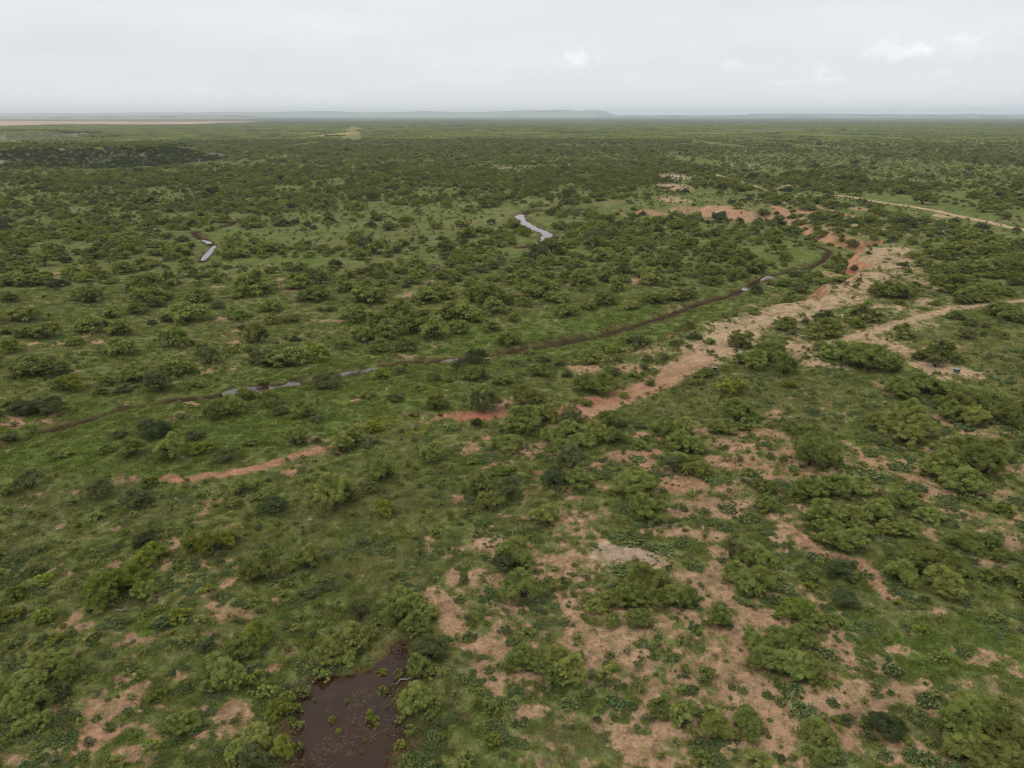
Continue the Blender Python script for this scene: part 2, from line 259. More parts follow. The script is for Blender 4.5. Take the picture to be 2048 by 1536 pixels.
# greener, wetter ground: blobs of lush tendency; pale dry grass; olive-brown turf
LUSH = [(60, 910, 120, 40), (200, 900, 160, 35), (330, 880, 180, 40), (480, 860, 160, 40), (280, 940, 150, 14), (640, 840, 140, 30), (780, 790, 140, 30), (880, 660, 120, 16), (1000, 670, 140, 18), (1150, 650, 120, 14), (1260, 620, 120, 14), (700, 720, 120, 8), (600, 780, 90, 12), (1570, 510, 60, 18),
        (1500, 560, 60, 10), (440, 452, 30, 8), (430, 475, 30, 8), (1860, 395, 120, 20), (1960, 420, 110, 14), (1700, 380, 60, 8), (1600, 440, 60, 5), (1500, 460, 80, 6), (1380, 320, 30, 6), (1420, 385, 40, 4), (1120, 500, 80, 8), (1300, 530, 100, 10), (900, 500, 60, 6), (1420, 590, 80, 12),
        (850, 740, 80, 10), (1680, 880, 50, 18), (1860, 1310, 130, 50), (1700, 1250, 60, 40), (2000, 1300, 60, 80), (280, 1480, 70, 25), (1420, 345, 60, 4), (620, 520, 90, 8), (1700, 620, 70, 8), (300, 1260, 60, 40), (760, 640, 90, 12), (1390, 1090, 40, 14)]
OLIVE = [(1560, 780, 180, 45), (1450, 800, 90, 30), (1980, 720, 90, 50), (760, 1000, 150, 40), (700, 1120, 160, 50), (560, 1090, 120, 40), (1130, 1480, 70, 40), (1500, 760, 60, 15), (1760, 640, 60, 10), (900, 470, 200, 24), (760, 400, 150, 16), (720, 440, 180, 18), (1960, 310, 200, 14), (1750, 290, 200, 12),
         (380, 870, 80, 10), (60, 1000, 90, 30), (1530, 600, 60, 20), (1760, 300, 300, 20), (780, 850, 70, 12)]
LW = [px_blob(*b) for b in LUSH]; OW = [px_blob(*b) for b in OLIVE]
def blobsum(x, y, W, grow=1.0):
    v = np.zeros(x.shape)
    for X, Y, a, b in W:
        m = (np.abs(x - X) < a * 2 * grow) & (np.abs(y - Y) < b * 2 * grow)
        if m.any():
            q = np.sqrt(((x[m] - X) / a) ** 2 + ((y[m] - Y) / b) ** 2)
            v[m] = np.maximum(v[m], ss(1.7 * grow, .3, q))
    return v
def cover(x, y):
    """bare tendency after noise (0..1), redness, creek closeness, lush, olive"""
    bare = np.full(x.shape, .18); red = np.full(x.shape, .9); wsum = np.full(x.shape, .05); racc = .9 * wsum
    for Pz, s, r in ZW:
        xs = [p[0] for p in Pz]; ys = [p[1] for p in Pz]
        m = (x > min(xs) - 9) & (x < max(xs) + 9) & (y > min(ys) - 9) & (y < max(ys) + 9)
        if m.any():
            d, _, _ = segdist(x[m], y[m], Pz, True); i = inside(x[m], y[m], Pz)
            k = ss(-6, 6, np.where(i, d, -d)); bare[m] = np.maximum(bare[m], s * k); wsum[m] += .3 * k; racc[m] += .3 * k * r
    for w, r, s, Ps in SW:
        xs = [p[0] for p in Ps]; ys = [p[1] for p in Ps]; g = w * 2.2 + 1
        m = (x > min(xs) - g) & (x < max(xs) + g) & (y > min(ys) - g) & (y < max(ys) + g)
        if m.any():
            d, _, _ = segdist(x[m], y[m], Ps); k = ss(w * 1.15 + .5, w * .25, d)
            bare[m] = np.maximum(bare[m], s * k); wsum[m] += 3 * k; racc[m] += 3 * k * r
    for X, Y, a, b, r, s in BW:
        g = 2
        m = (np.abs(x - X) < a * g + 1) & (np.abs(y - Y) < b * g + 1)
        if m.any():
            q = np.sqrt(((x[m] - X) / a) ** 2 + ((y[m] - Y) / b) ** 2); k = ss(1.6, .45, q)
            bare[m] = np.maximum(bare[m], s * k); wsum[m] += 3 * k; racc[m] += 3 * k * r
    red = racc / wsum
    r_ = np.hypot(x, y)
    n = fbm(x, y, 3.2, 5, 71, .6) - .5
    n2 = fbm(x, y, 14, 3, 77) - .5
    n5 = fbm(x, y, .75, 3, 79, .65) - .5
    b = bare + n * 1.0 + n2 * .35 + n5 * .95 * ss(1.12, .7, bare)
    b = ss(.41, .64, b)
    dc = np.full(x.shape, 99.)
    for Pc, w in CREEKS:
        xs = [p[0] for p in Pc]; ys = [p[1] for p in Pc]
        m = (x > min(xs) - 30) & (x < max(xs) + 30) & (y > min(ys) - 30) & (y < max(ys) + 30)
        if m.any():
            d, _, _ = segdist(x[m], y[m], Pc); dc[m] = np.minimum(dc[m], d / w)
    return b, red, dc, np.maximum(blobsum(x, y, LW), .7 * ss(11, 4, dc)), blobsum(x, y, OW), bare

# ------------------------------------------------------------------ materials
MATS = {}
def mat(name, col, rough=.9, **k):
    if name in MATS: return MATS[name]
    m = bpy.data.materials.new(name); m.use_nodes = True; MATS[name] = m
    N, L = nodes(m.node_tree)
    p = N('ShaderNodeBsdfPrincipled', ins={'Base Color': tuple(col) + (1,), 'Roughness': rough, 'Specular IOR Level': k.get('spec', .2), 'Metallic': k.get('metal', 0)})
    sc = k.get('nscale', 6); am = k.get('amt', .25)
    tc = N('ShaderNodeTexCoord'); nz = N('ShaderNodeTexNoise', ins={'Scale': sc, 'Detail': 4}); L(tc.outputs['Object'], nz.inputs['Vector'])
    mr = N('ShaderNodeMapRange', ins={'From Min': .3, 'From Max': .7, 'To Min': 1 - am, 'To Max': 1 + am}); L(nz.outputs[0], mr.inputs[0])
    ml = N('ShaderNodeVectorMath', operation='SCALE', ins={0: tuple(col)}); L(mr.outputs[0], ml.inputs['Scale']); L(ml.outputs[0], p.inputs['Base Color'])
    o = N('ShaderNodeOutputMaterial'); L(p.outputs[0], o.inputs[0])
    return m
def foliage(name, c1, c2, trans=.34, rnd=.24):
    """leaves: two-tone by leaf spray (attribute 'tint'), each plant a little lighter or darker than the next"""
    m = bpy.data.materials.new(name); m.use_nodes = True; MATS[name] = m
    N, L = nodes(m.node_tree)
    at = N('ShaderNodeAttribute', attribute_name='tint'); oi = N('ShaderNodeObjectInfo')
    mx = N('ShaderNodeMixRGB', ins={1: tuple(c1) + (1,), 2: tuple(c2) + (1,)}); L(at.outputs['Fac'], mx.inputs[0])
    mr = N('ShaderNodeMapRange', ins={'From Min': 0, 'From Max': 1, 'To Min': 1 - rnd, 'To Max': 1 + rnd}); L(oi.outputs['Random'], mr.inputs[0])
    ml = N('ShaderNodeVectorMath', operation='SCALE'); L(mx.outputs[0], ml.inputs[0]); L(mr.outputs[0], ml.inputs['Scale'])
    # hue drift between plants
    mu = N('ShaderNodeMath', operation='MULTIPLY', ins={1: 7.31}); L(oi.outputs['Random'], mu.inputs[0]); fr = N('ShaderNodeMath', operation='FRACT'); L(mu.outputs[0], fr.inputs[0])
    hr = N('ShaderNodeMapRange', ins={'To Min': .482, 'To Max': .511}); L(fr.outputs[0], hr.inputs[0])
    hs = N('ShaderNodeHueSaturation'); L(hr.outputs[0], hs.inputs['Hue']); L(ml.outputs[0], hs.inputs['Color'])
    d = N('ShaderNodeBsdfDiffuse'); t = N('ShaderNodeBsdfTranslucent'); L(hs.outputs[0], d.inputs[0]); L(hs.outputs[0], t.inputs[0])
    x = N('ShaderNodeMixShader', ins={0: trans}); L(d.outputs[0], x.inputs[1]); L(t.outputs[0], x.inputs[2])
    o = N('ShaderNodeOutputMaterial'); L(x.outputs[0], o.inputs[0])
    return m
F_N = foliage('mesquite_leaves', (.125, .155, .036), (.290, .325, .092))
F_B = foliage('young_mesquite_leaves', (.120, .155, .024), (.270, .310, .060))
F_D = foliage('dark_shrub_leaves', (.056, .074, .030), (.130, .162, .060))
F_S = foliage('thin_mesquite_leaves', (.100, .118, .044), (.200, .220, .084))
F_G = foliage('sage_leaves', (.098, .122, .052), (.168, .202, .088))
F_GR = foliage('grass_blades', (.088, .110, .024), (.210, .225, .062), .3, .3)
F_LG = foliage('lush_grass_blades', (.085, .122, .024), (.170, .210, .046), .3, .25)
F_DG = foliage('dry_grass_blades', (.15, .14, .055), (.26, .23, .11), .3, .25)
F_P = foliage('prickly_pear_pads', (.078, .108, .038), (.185, .230, .090), .0, .2)
F_BR = foliage('brown_weed_leaves', (.070, .050, .026), (.130, .098, .048), .1, .3)
F_V = foliage('purple_petals', (.20, .14, .42), (.30, .24, .55), .2, .2)
F_Y = foliage('yellow_weed_leaves', (.20, .19, .02), (.33, .28, .03), .2, .2)
M_BARK = mat('mesquite_bark', (.060, .045, .034), .95, nscale=14, amt=.35)
M_DEAD = mat('dead_wood', (.27, .245, .215), .9, nscale=10)

# ------------------------------------------------------------------ mesh builders
def mesh_np(name, V, Fc, mats, mi=None, tint=None, smooth=False):
    """V (n,3); Fc list of (k,m) int arrays of faces with m corners"""
    me = bpy.data.meshes.new(name)
    V = np.asarray(V, np.float32); me.vertices.add(len(V)); me.vertices.foreach_set('co', V.ravel())
    loops = np.concatenate([f.ravel() for f in Fc]).astype(np.int32)
    tot = np.concatenate([np.full(len(f), f.shape[1]) for f in Fc]).astype(np.int32)
    st = np.concatenate([[0], np.cumsum(tot)[:-1]]).astype(np.int32)
    me.loops.add(len(loops)); me.loops.foreach_set('vertex_index', loops)
    me.polygons.add(len(tot)); me.polygons.foreach_set('loop_start', st); me.polygons.foreach_set('loop_total', tot)
    for m in mats: me.materials.append(m)
    if mi is not None: me.polygons.foreach_set('material_index', np.asarray(mi, np.int32))
    if smooth: me.polygons.foreach_set('use_smooth', np.ones(len(tot), bool))
    me.update(calc_edges=True)
    if tint is not None:
        a = me.attributes.new('tint', 'FLOAT', 'POINT'); a.data.foreach_set('value', np.asarray(tint, np.float32))
    return me
def leaves(C, Nn, size, asp, r, droop=0.):
    """quads at C facing roughly Nn"""
    n = len(C); Nn = Nn / (np.linalg.norm(Nn, axis=1, keepdims=True) + 1e-9)
    a = r.normal(size=(n, 3)); u = np.cross(Nn, a); u /= np.linalg.norm(u, axis=1, keepdims=True) + 1e-9
    v = np.cross(Nn, u); s = size * r.uniform(.65, 1.35, (n, 1))
    u = u * s; v = v * s * asp
    V = np.stack([C - u - v * .35, C - u * .1 - v, C + u + v * .25, C + u * .1 + v], 1)
    V[:, 2, 2] -= droop * s[:, 0]
    return V.reshape(-1, 3), np.arange(4 * n).reshape(-1, 4)
def tube(pts, rad, k=5):
    pts = A(pts); n = len(pts); V = []; 
    for i in range(n):
        d = pts[min(i + 1, n - 1)] - pts[max(i - 1, 0)]; d /= np.linalg.norm(d) + 1e-9
        a = np.cross(d, (0, 0, 1) if abs(d[2]) < .9 else (1, 0, 0)); a /= np.linalg.norm(a); b = np.cross(d, a)
        for j in range(k):
            t = 2 * math.pi * j / k; V.append(pts[i] + (a * math.cos(t) + b * math.sin(t)) * rad[i])
    Fq = [[i * k + j, i * k + (j + 1) % k, (i + 1) * k + (j + 1) % k, (i + 1) * k + j] for i in range(n - 1) for j in range(k)]
    return A(V), np.array(Fq)
def mesquite(seed, W, H, npuff, nleaf, lsize, fm, lean=.0, gap=0., twigs=True, low=.18, upb=.55, dz=1.6):
    """returns crown mesh, trunk mesh: many stems from one base, branches to each leaf puff"""
    r = np.random.default_rng(seed); R = W / 2
    nst = int(r.integers(4, 8)); saz = np.sort(r.uniform(0, 6.28, nst))
    lob = [(r.uniform(0, 6.28), r.uniform(.1, .3)) for _ in range(4)]
    cen = []; 
    while len(cen) < npuff:
        az = r.uniform(0, 6.28); q = math.sqrt(r.uniform(0.0, 1)); 
        edge = .78 + sum(a * math.cos((k + 1) * az + p) for k, (p, a) in enumerate(lob)) * .55
        rr = q * R * np.clip(edge, .5, 1.08)
        top = H * (1 - .52 * (rr / R) ** 2.2) * (0.84 + .16 * math.cos(2 * az + lob[0][0])) 
        z = top - r.uniform(0, 1) ** dz * (top - low * H) * (.75 if rr > .55 * R else .5)
        c = A((rr * math.cos(az), rr * math.sin(az), z))
        if r.random() < gap * .4 and rr < .6 * R: continue
        if all(np.linalg.norm((c - o) * (1, 1, 1.2)) > W * .052 for o in cen): cen.append(c)
        else:
            if r.random() < .05: cen.append(c)
    cen = A(cen)
    pr = W * r.uniform(.045, .088, len(cen)) * (1 - .15 * gap)
    C = []; Nn = []; T = []
    per = np.maximum(6, (nleaf * pr ** 2 / (pr ** 2).sum()).astype(int))
    for c, p, n in zip(cen, pr, per):
        d = r.normal(size=(n, 3)); d /= np.linalg.norm(d, axis=1, keepdims=True); d[:, 2] = np.where(d[:, 2] < -.25, -d[:, 2], d[:, 2])
        rad = p * r.uniform(.45, 1.12, (n, 1)); el = A((1.1, 1.1, 1.0))
        C.append(c + d * rad * el); Nn.append(d * .8 + r.normal(size=(n, 3)) * .55 + (0, 0, upb)); tb = r.uniform(.0, 1.0)
        T.append(np.clip(tb + r.normal(size=n) * .2, 0, 1))
    C = np.concatenate(C); Nn = np.concatenate(Nn); T = np.concatenate(T)
    C[:, 2] = np.maximum(C[:, 2], .06)
    V, Fq = leaves(C, Nn, lsize, .42, r, .3)
    crown = mesh_np('crown', V, [Fq], [fm], tint=np.repeat(T, 4))
    TV = []; TF = []; off = 0
    def add(t):
        nonlocal off
        TV.append(t[0]); TF.append(t[1] + off); off += len(t[0])
    nodes_ = []
    for a in saz:
        b0 = A((math.cos(a), math.sin(a), 0)) * R * .05
        mid = A((math.cos(a), math.sin(a), 0)) * R * r.uniform(.18, .34) + (0, 0, H * r.uniform(.25, .4))
        end = A((math.cos(a + r.normal() * .2), math.sin(a + r.normal() * .2), 0)) * R * r.uniform(.38, .6) + (0, 0, H * r.uniform(.5, .68))
        q = (b0 + mid) / 2 + r.normal(size=3) * W * .015; r0 = W * r.uniform(.013, .02)
        add(tube([b0 - (0, 0, .15), q, mid, (mid + end) / 2 + r.normal(size=3) * W * .02, end], [r0, r0 * .9, r0 * .75, r0 * .6, r0 * .4]))
        nodes_ += [(mid, r0 * .7), (end, r0 * .4), ((mid + end) / 2, r0 * .55)]
    if twigs:
        NP = A([n[0] for n in nodes_])
        for c in cen:
            k = int(np.argmin(np.linalg.norm(NP - c, axis=1) + (NP[:, 2] > c[2]) * .4)); s = NP[k]; rr = nodes_[k][1]
            m = (s + c) / 2 + r.normal(size=3) * W * .02
            add(tube([s, m, c], [rr * .6, rr * .42, rr * .12], 3))
            if gap > .3:
                for _ in range(2):
                    e = c + r.normal(size=3) * W * .07; add(tube([m, (m + e) / 2 + r.normal(size=3) * W * .01, e], [rr * .3, rr * .2, rr * .06], 3))
    trunk = mesh_np('trunk', np.concatenate(TV), [np.concatenate(TF)], [M_BARK], smooth=True)
    return crown, trunk
def joined(name, crown, trunk):
    """crown and stems as one mesh, for plants too far to show their parts"""
    def grab(me):
        V = np.empty(len(me.vertices) * 3, np.float32); me.vertices.foreach_get('co', V); Fq = np.empty(len(me.loops), np.int32); me.loops.foreach_get('vertex_index', Fq)
        return V.reshape(-1, 3), Fq.reshape(-1, 4)
    V1, F1 = grab(crown); V2, F2 = grab(trunk)
    T = np.empty(len(V1), np.float32); crown.attributes['tint'].data.foreach_get('value', T)
    return mesh_np(name, np.concatenate([V1, V2]), [np.concatenate([F1, F2 + len(V1)])], [crown.materials[0], M_BARK], mi=[0] * len(F1) + [1] * len(F2), tint=np.concatenate([T, np.zeros(len(V2))]))
def tag(o, label=None, cat=None, group=None, kind=None):
    if label: o['label'] = label
    if cat: o['category'] = cat
    if group: o['group'] = group
    if kind: o['kind'] = kind
    return o
def link(name, me, parent=None, loc=None):
    o = bpy.data.objects.new(name, me); COL.objects.link(o)
    if parent: o.parent = parent
    if loc is not None: o.location = loc
    return o
# ------------------------------------------------------------------ ground sheet
def grid_axes():
    r = [1.5, 5, 10, 16, 22, 28, 33, 36.5]
    while r[-1] < 620: r.append(r[-1] * 1.0036 + .01)
    while r[-1] < 4000: r.append(r[-1] * 1.012)
    while r[-1] < 33000: r.append(r[-1] * 1.035)
    a = list(np.linspace(-42, 42, 880)) + list(np.arange(42.2, 60, .22)) + list(np.arange(61, 299, 4.)) + list(np.arange(300, 317.9, .22))
    return A(r), np.radians(A(a))
def build_ground():
    R, TH = grid_axes(); nr, nt = len(R), len(TH)
    rr, tt = np.meshgrid(R, TH, indexing='ij'); x = (rr * np.sin(tt)).ravel(); y = (rr * np.cos(tt)).ravel(); r = rr.ravel()
    z = ground_h(x, y); h0 = base_h(x, y)
    slope = np.hypot(base_h(x + .7, y) - h0, base_h(x, y + .7) - h0) / .7
    b, red, dc, lush, olive, raw = cover(x, y)
    n1 = fbm(x, y, 9, 4, 101, .6); n2 = fbm(x, y, 1.3, 3, 103, .6); n3 = fbm(x, y, 40, 3, 107); n4 = fbm(x, y, .45, 2, 109)
    c = lambda *v: A(v)[None, :]
    mx = lambda a, bb, t: a + (bb - a) * np.clip(t, 0, 1)[:, None]
    col = mx(c(.100, .120, .027), c(.150, .158, .043), ss(.35, .65, n1))
    col = mx(col, c(.048, .062, .018), ss(.50, .64, n2) * .9); col = mx(col, c(.175, .185, .075), ss(.48, .34, n2) * .7)
    col = mx(col, c(.150, .135, .060), ss(.56, .72, fbm(x, y, 5, 4, 111, .6)) * .45)
    col = mx(col, c(.120, .118, .045), olive * .75 * ss(.3, .6, n1 + .15)); col = mx(col, c(.150, .105, .045), olive * ss(.52, .7, n2 * .5 + n1 * .5) * .6)
    col = mx(col, c(.102, .145, .030), lush * ss(.25, .5, n1 * .5 + n2 * .5 + .1) * .75)
    # thin litter and soil seen between the plants
    col = mx(col, c(.20, .125, .075), ss(.60, .74, n4 * .6 + n2 * .4) * .4 * (1 - lush))
    far = ss(350, 1500, r); far = ss(120, 420, r); fm_ = fbm(x, y, 7, 4, 113, .6); fm2 = fbm(x, y, 2.4, 3, 117, .6)
    fcx = mx(c(.098, .128, .038), c(.146, .164, .058), ss(.38, .62, fm_)); fcx = mx(fcx, c(.070, .092, .030), ss(.54, .66, fm2) * .8); fcx = mx(fcx, c(.19, .165, .085), ss(.56, .68, fbm(x, y, 30, 4, 119, .6)) * .5)
    col = mx(col, fcx, far * .75)
    vf = ss(2300, 3800, r); fo = fbm(x, y, 350, 4, 121, .6); fo2 = fbm(x, y * 2.5, 1400, 3, 125, .55)
    fc = mx(c(.062, .076, .038), c(.095, .108, .056), ss(.35, .65, fo)); fc = mx(fc, c(.20, .16, .085), ss(.60, .72, fo2) * ss(3000, 6000, r) * .75); fc = mx(fc, c(.045, .058, .032), ss(.45, .32, fo2) * .6)
    col = mx(col, fc, vf)
    fz = [unproj(*p) for p in ((-500, 242.6), (200, 242.2), (360, 243.4), (512, 242.6), (505, 244), (380, 248), (220, 249), (130, 247.8), (0, 252), (-500, 253))]
    d, _, _ = segdist(x, y, fz, True); s = inside(x, y, fz); fk = ss(-40, 40, np.where(s, d, -d) + (fbm(x, y, 150, 2, 131) - .5) * 120)
    col = mx(col, mx(c(.34, .235, .16), c(.45, .34, .24), ss(.4, .6, fbm(x, y, 500, 3, 133))), fk)
    fz = [unproj(*p) for p in ((-500, 235.6), (420, 235.8), (520, 237), (300, 238.6), (-500, 239))]
    d, _, _ = segdist(x, y, fz, True); s = inside(x, y, fz); fk = ss(-40, 100, np.where(s, d, -d) + (fbm(x, y, 900, 3, 137) - .5) * 1600); col = mx(col, c(.27, .19, .13), fk * .7)
    # cleared right of way running to the horizon
    P0, P1 = unproj(702, 292), unproj(705, 252); d, _, t_ = segdist(x, y, [P0, P1]); col = mx(col, c(.20, .175, .085), ss(26, 14, d) * .75)
    for pts, w in (([(1399, 277), (1420, 285), (1439, 294)], 10), ([(1560, 277), (1600, 290), (1620, 300)], 14), ([(1345, 308), (1375, 325), (1400, 335)], 7)):
        d, _, _ = segdist(x, y, [unproj(*p) for p in pts]); col = mx(col, c(.15, .165, .06), ss(w * 1.3, w * .6, d) * .8)
    # bare soil: tan, pink or red; pale grey clay; golden weeds where marked
    tan, pink, rd = c(.42, .31, .195), c(.345, .220, .131), c(.34, .145, .092)
    sc_ = mx(mx(tan, pink, red / 1.), rd, red - 1); sc_ = mx(sc_, c(.37, .275, .19), (red < -.2) & (red > -1.4)); sc_ = np.where((red < -1.4)[:, None], c(.36, .27, .10), sc_)
    sc_ = np.where((red < -2.4)[:, None], c(.40, .27, .05), sc_)
    rl = fbm((x + y * .6) * .28, (y - x * .6) * 1.9, 3.2, 4, 161, .6); sc_ = mx(sc_ * (.84 + .32 * n2)[:, None], sc_ * .72, ss(.53, .63, rl) * .7); sc_ = mx(sc_, sc_ * .8, ss(.55, .7, n4)); sc_ = mx(sc_, c(.15, .13, .06), ss(.62, .72, fbm(x, y, .9, 3, 141, .65)) * .55 * (raw < .97))
    col = mx(col, sc_, b * (1 - ss(2400, 3600, r) * (red > -1.4)))
    # cut banks
    cut = ss(.22, .55, slope + (n2 - .5) * .3) * ((h0 < -.15) & (r < 700)) * (x > flat(1180, 700)[0] * .9)
    bc = mx(c(.42, .235, .135), c(.35, .145, .08), ss(.4, .6, fbm(x, y, 2.2, 3, 145) * .6 + .4 * fbm(h0 * 1.0, h0 * 0, .9, 2, 146))); bc = mx(bc, c(.40, .27, .17), ss(300, 380, r) * .6); col = mx(col, bc * (.8 + .4 * n4)[:, None], cut * (1 - .35 * ss(.5, .62, n1)))
    rk = ss(.09, .17, slope) * (h0 > .5) * (r < 2400); col = mx(col, mx(c(.085, .09, .05), c(.27, .235, .17), ss(.58, .68, fbm(x, y, 10, 4, 149, .6))), rk * .8)
    gold = (h0 > 13) & (r < 1000) & (x < 0); col = mx(col, mx(c(.20, .19, .07), c(.38, .27, .06), ss(.5, .6, fbm(x, y, 16, 3, 153))), gold * .5 * ss(.45, .6, n3))
    # creek margin: dark weeds and mud
    wz = ss(2.3, .8, dc + (fbm(x, y, 3.5, 4, 151, .6) - .5) * 6.5); col = mx(col, mx(c(.100, .070, .036), c(.052, .034, .018), ss(.4, .6, n2)), wz * .72)
    mud = ss(1.0, .5, dc + (n2 - .5) * .9); col = mx(col, c(.050, .032, .019), mud)
    m = (x > -35) & (x < 8) & (y > 30) & (y < 80); pd = np.full(x.shape, -99.); d, _, _ = segdist(x[m], y[m], POND, True); i = inside(x[m], y[m], POND); pd[m] = np.where(i, d, -d)
    col = mx(col, c(.105, .060, .035), ss(-1.5, -.2, pd + (n2 - .5) * 1.8) * .6); col = mx(col, c(.070, .030, .016), ss(-.3, .5, pd) * .9)
    for X, Y, a, bb in SPOTW:
        q = np.sqrt(((x - X) / a) ** 2 + ((y - Y) / bb) ** 2); col = mx(col, c(.06, .04, .025), ss(2.0, 1.1, q))
    V = np.stack([x, y, z], 1); V = np.concatenate([V, [[0, 0, 0.]]])
    i0 = np.arange(nr - 1)[:, None] * nt; j = np.arange(nt)[None, :]; j1 = (j + 1) % nt
    Q = np.stack([i0 + j, i0 + j1, i0 + nt + j1, i0 + nt + j], -1).reshape(-1, 4)[:, ::-1]
    T = np.stack([np.full(nt, nr * nt), np.arange(nt), (np.arange(nt) + 1) % nt], 1)[:, ::-1]
    m = bpy.data.materials.new('ground_cover'); m.use_nodes = True; N, L = nodes(m.node_tree)
    at = N('ShaderNodeAttribute', attribute_name='cover'); tc = N('ShaderNodeTexCoord')
    z1 = N('ShaderNodeTexNoise', ins={'Scale': 3.5, 'Detail': 6, 'Roughness': .7}); L(tc.outputs['Object'], z1.inputs['Vector'])
    z2 = N('ShaderNodeTexNoise', ins={'Scale': .6, 'Detail': 5, 'Roughness': .65}); L(tc.outputs['Object'], z2.inputs['Vector'])
    r1 = N('ShaderNodeMapRange', ins={'From Min': .3, 'From Max': .7, 'To Min': .66, 'To Max': 1.34}); L(z1.outputs[0], r1.inputs[0])
    r2 = N('ShaderNodeMapRange', ins={'From Min': .3, 'From Max': .7, 'To Min': .84, 'To Max': 1.16}); L(z2.outputs[0], r2.inputs[0])
    mm = N('ShaderNodeMath', operation='MULTIPLY'); L(r1.outputs[0], mm.inputs[0]); L(r2.outputs[0], mm.inputs[1])
    ml = N('ShaderNodeVectorMath', operation='SCALE'); L(at.outputs['Color'], ml.inputs[0]); L(mm.outputs[0], ml.inputs['Scale'])
    bp = N('ShaderNodeBump', ins={'Strength': .7, 'Distance': .22}); L(z1.outputs[0], bp.inputs['Height'])
    d = N('ShaderNodeBsdfDiffuse', ins={'Roughness': .6}); L(ml.outputs[0], d.inputs[0]); L(bp.outputs[0], d.inputs['Normal'])
    o = N('ShaderNodeOutputMaterial'); L(d.outputs[0], o.inputs[0])
    me = mesh_np('ground', V, [Q, T], [m], smooth=True)
    ca = me.attributes.new('cover', 'FLOAT_COLOR', 'POINT'); cc = np.ones((len(V), 4), np.float32); cc[:-1, :3] = col; cc[-1, :3] = (.08, .1, .03); ca.data.foreach_set('color', cc.ravel())
    return tag(link('ground', me), kind='structure')
build_ground()

# ------------------------------------------------------------------ water
def water_mat(name, deep, bump=.02, spec=.7):
    m = bpy.data.materials.new(name); m.use_nodes = True; N, L = nodes(m.node_tree)
    tc = N('ShaderNodeTexCoord'); nz = N('ShaderNodeTexNoise', ins={'Scale': 1.3, 'Detail': 3}); L(tc.outputs['Object'], nz.inputs['Vector'])
    bp = N('ShaderNodeBump', ins={'Strength': bump, 'Distance': .1}); L(nz.outputs[0], bp.inputs['Height'])
    n2 = N('ShaderNodeTexNoise', ins={'Scale': .35, 'Detail': 4}); L(tc.outputs['Object'], n2.inputs['Vector'])
    mx = N('ShaderNodeMixRGB', ins={1: tuple(deep) + (1,), 2: (deep[0] * 2.2, deep[1] * 1.6, deep[2] * 1.3, 1)}); L(n2.outputs[0], mx.inputs[0])
    p = N('ShaderNodeBsdfPrincipled', ins={'Roughness': .04, 'IOR': 1.36, 'Specular IOR Level': spec}); L(mx.outputs[0], p.inputs['Base Color']); L(bp.outputs[0], p.inputs['Normal'])
    o = N('ShaderNodeOutputMaterial'); L(p.outputs[0], o.inputs[0]); return m
W1 = water_mat('muddy_water', (.020, .011, .006), spec=.36); W2 = water_mat('creek_water', (.03, .02, .014))
def poly_sheet(name, P2, z, m):
    me = bpy.data.meshes.new(name); me.from_pydata([(a, b, z) for a, b in P2], [], [list(range(len(P2)))]); me.materials.append(m)
    return tag(link(name, me), kind='structure')
cx = sum(p[0] for p in POND) / len(POND); cy = sum(p[1] for p in POND) / len(POND)
poly_sheet('pond_water', [(cx + (a - cx) * 1.12, cy + (b - cy) * 1.1) for a, b in POND], -.22, W1)
def ribbon(pts_px, w, drop):
    Pw = [unproj(*p) for p in pts_px]; S = []
    for i in range(len(Pw) - 1):
        for k in range(4): t = k / 4; S.append((Pw[i][0] * (1 - t) + Pw[i + 1][0] * t, Pw[i][1] * (1 - t) + Pw[i + 1][1] * t))
    S.append(Pw[-1]); V = []
    for i, (a, b) in enumerate(S):
        u = A(S[min(i + 1, len(S) - 1)]) - A(S[max(i - 1, 0)]); u /= np.linalg.norm(u); n = (-u[1], u[0]); e = min(i, len(S) - 1 - i); ww = w * (.45 if e == 0 else .8 if e == 1 else 1)
        z = float(base_h(A([a]), A([b]))[0]) - drop
        V += [(a + n[0] * ww, b + n[1] * ww, z), (a - n[0] * ww, b - n[1] * ww, z)]
    me = bpy.data.meshes.new('creek_water'); me.from_pydata(V, [], [(2 * i, 2 * i + 1, 2 * i + 3, 2 * i + 2) for i in range(len(S) - 1)]); me.materials.append(W2)
    tag(link('creek_water', me), kind='structure')
ribbon([(444, 785), (480, 779), (520, 773), (560, 768), (600, 762)], 1.9, .36); ribbon([(676, 747), (700, 742), (730, 737), (762, 731)], 1.6, .42); ribbon([(876, 716), (895, 715), (920, 713)], 1.5, .45)
ribbon([(1488, 577), (1500, 569), (1515, 560), (1542, 549)], 3.0, .6); ribbon([(1586, 540), (1600, 537), (1620, 534)], 2.2, .62)
ribbon([(1036, 426), (1040, 432), (1047, 442), (1062, 452), (1085, 460), (1098, 467), (1091, 476), (1078, 486)], 3.4, .62); ribbon([(430, 488), (424, 496), (415, 505), (404, 518)], 1.2, .6)
ribbon([(455, 449), (448, 452), (440, 455)], 2.2, .62); ribbon([(408, 476), (415, 480), (420, 484)], 1.8, .66)
for X, Y, a, b in SPOTW:
    z = float(base_h(A([X]), A([Y]))[0]) - .3
    poly_sheet('pool_water', [(X + a * 1.25 * math.cos(t) * (1 + .2 * math.sin(3 * t)), Y + b * 1.25 * math.sin(t)) for t in np.linspace(0, 6.28, 20)[:-1]], z, W2)

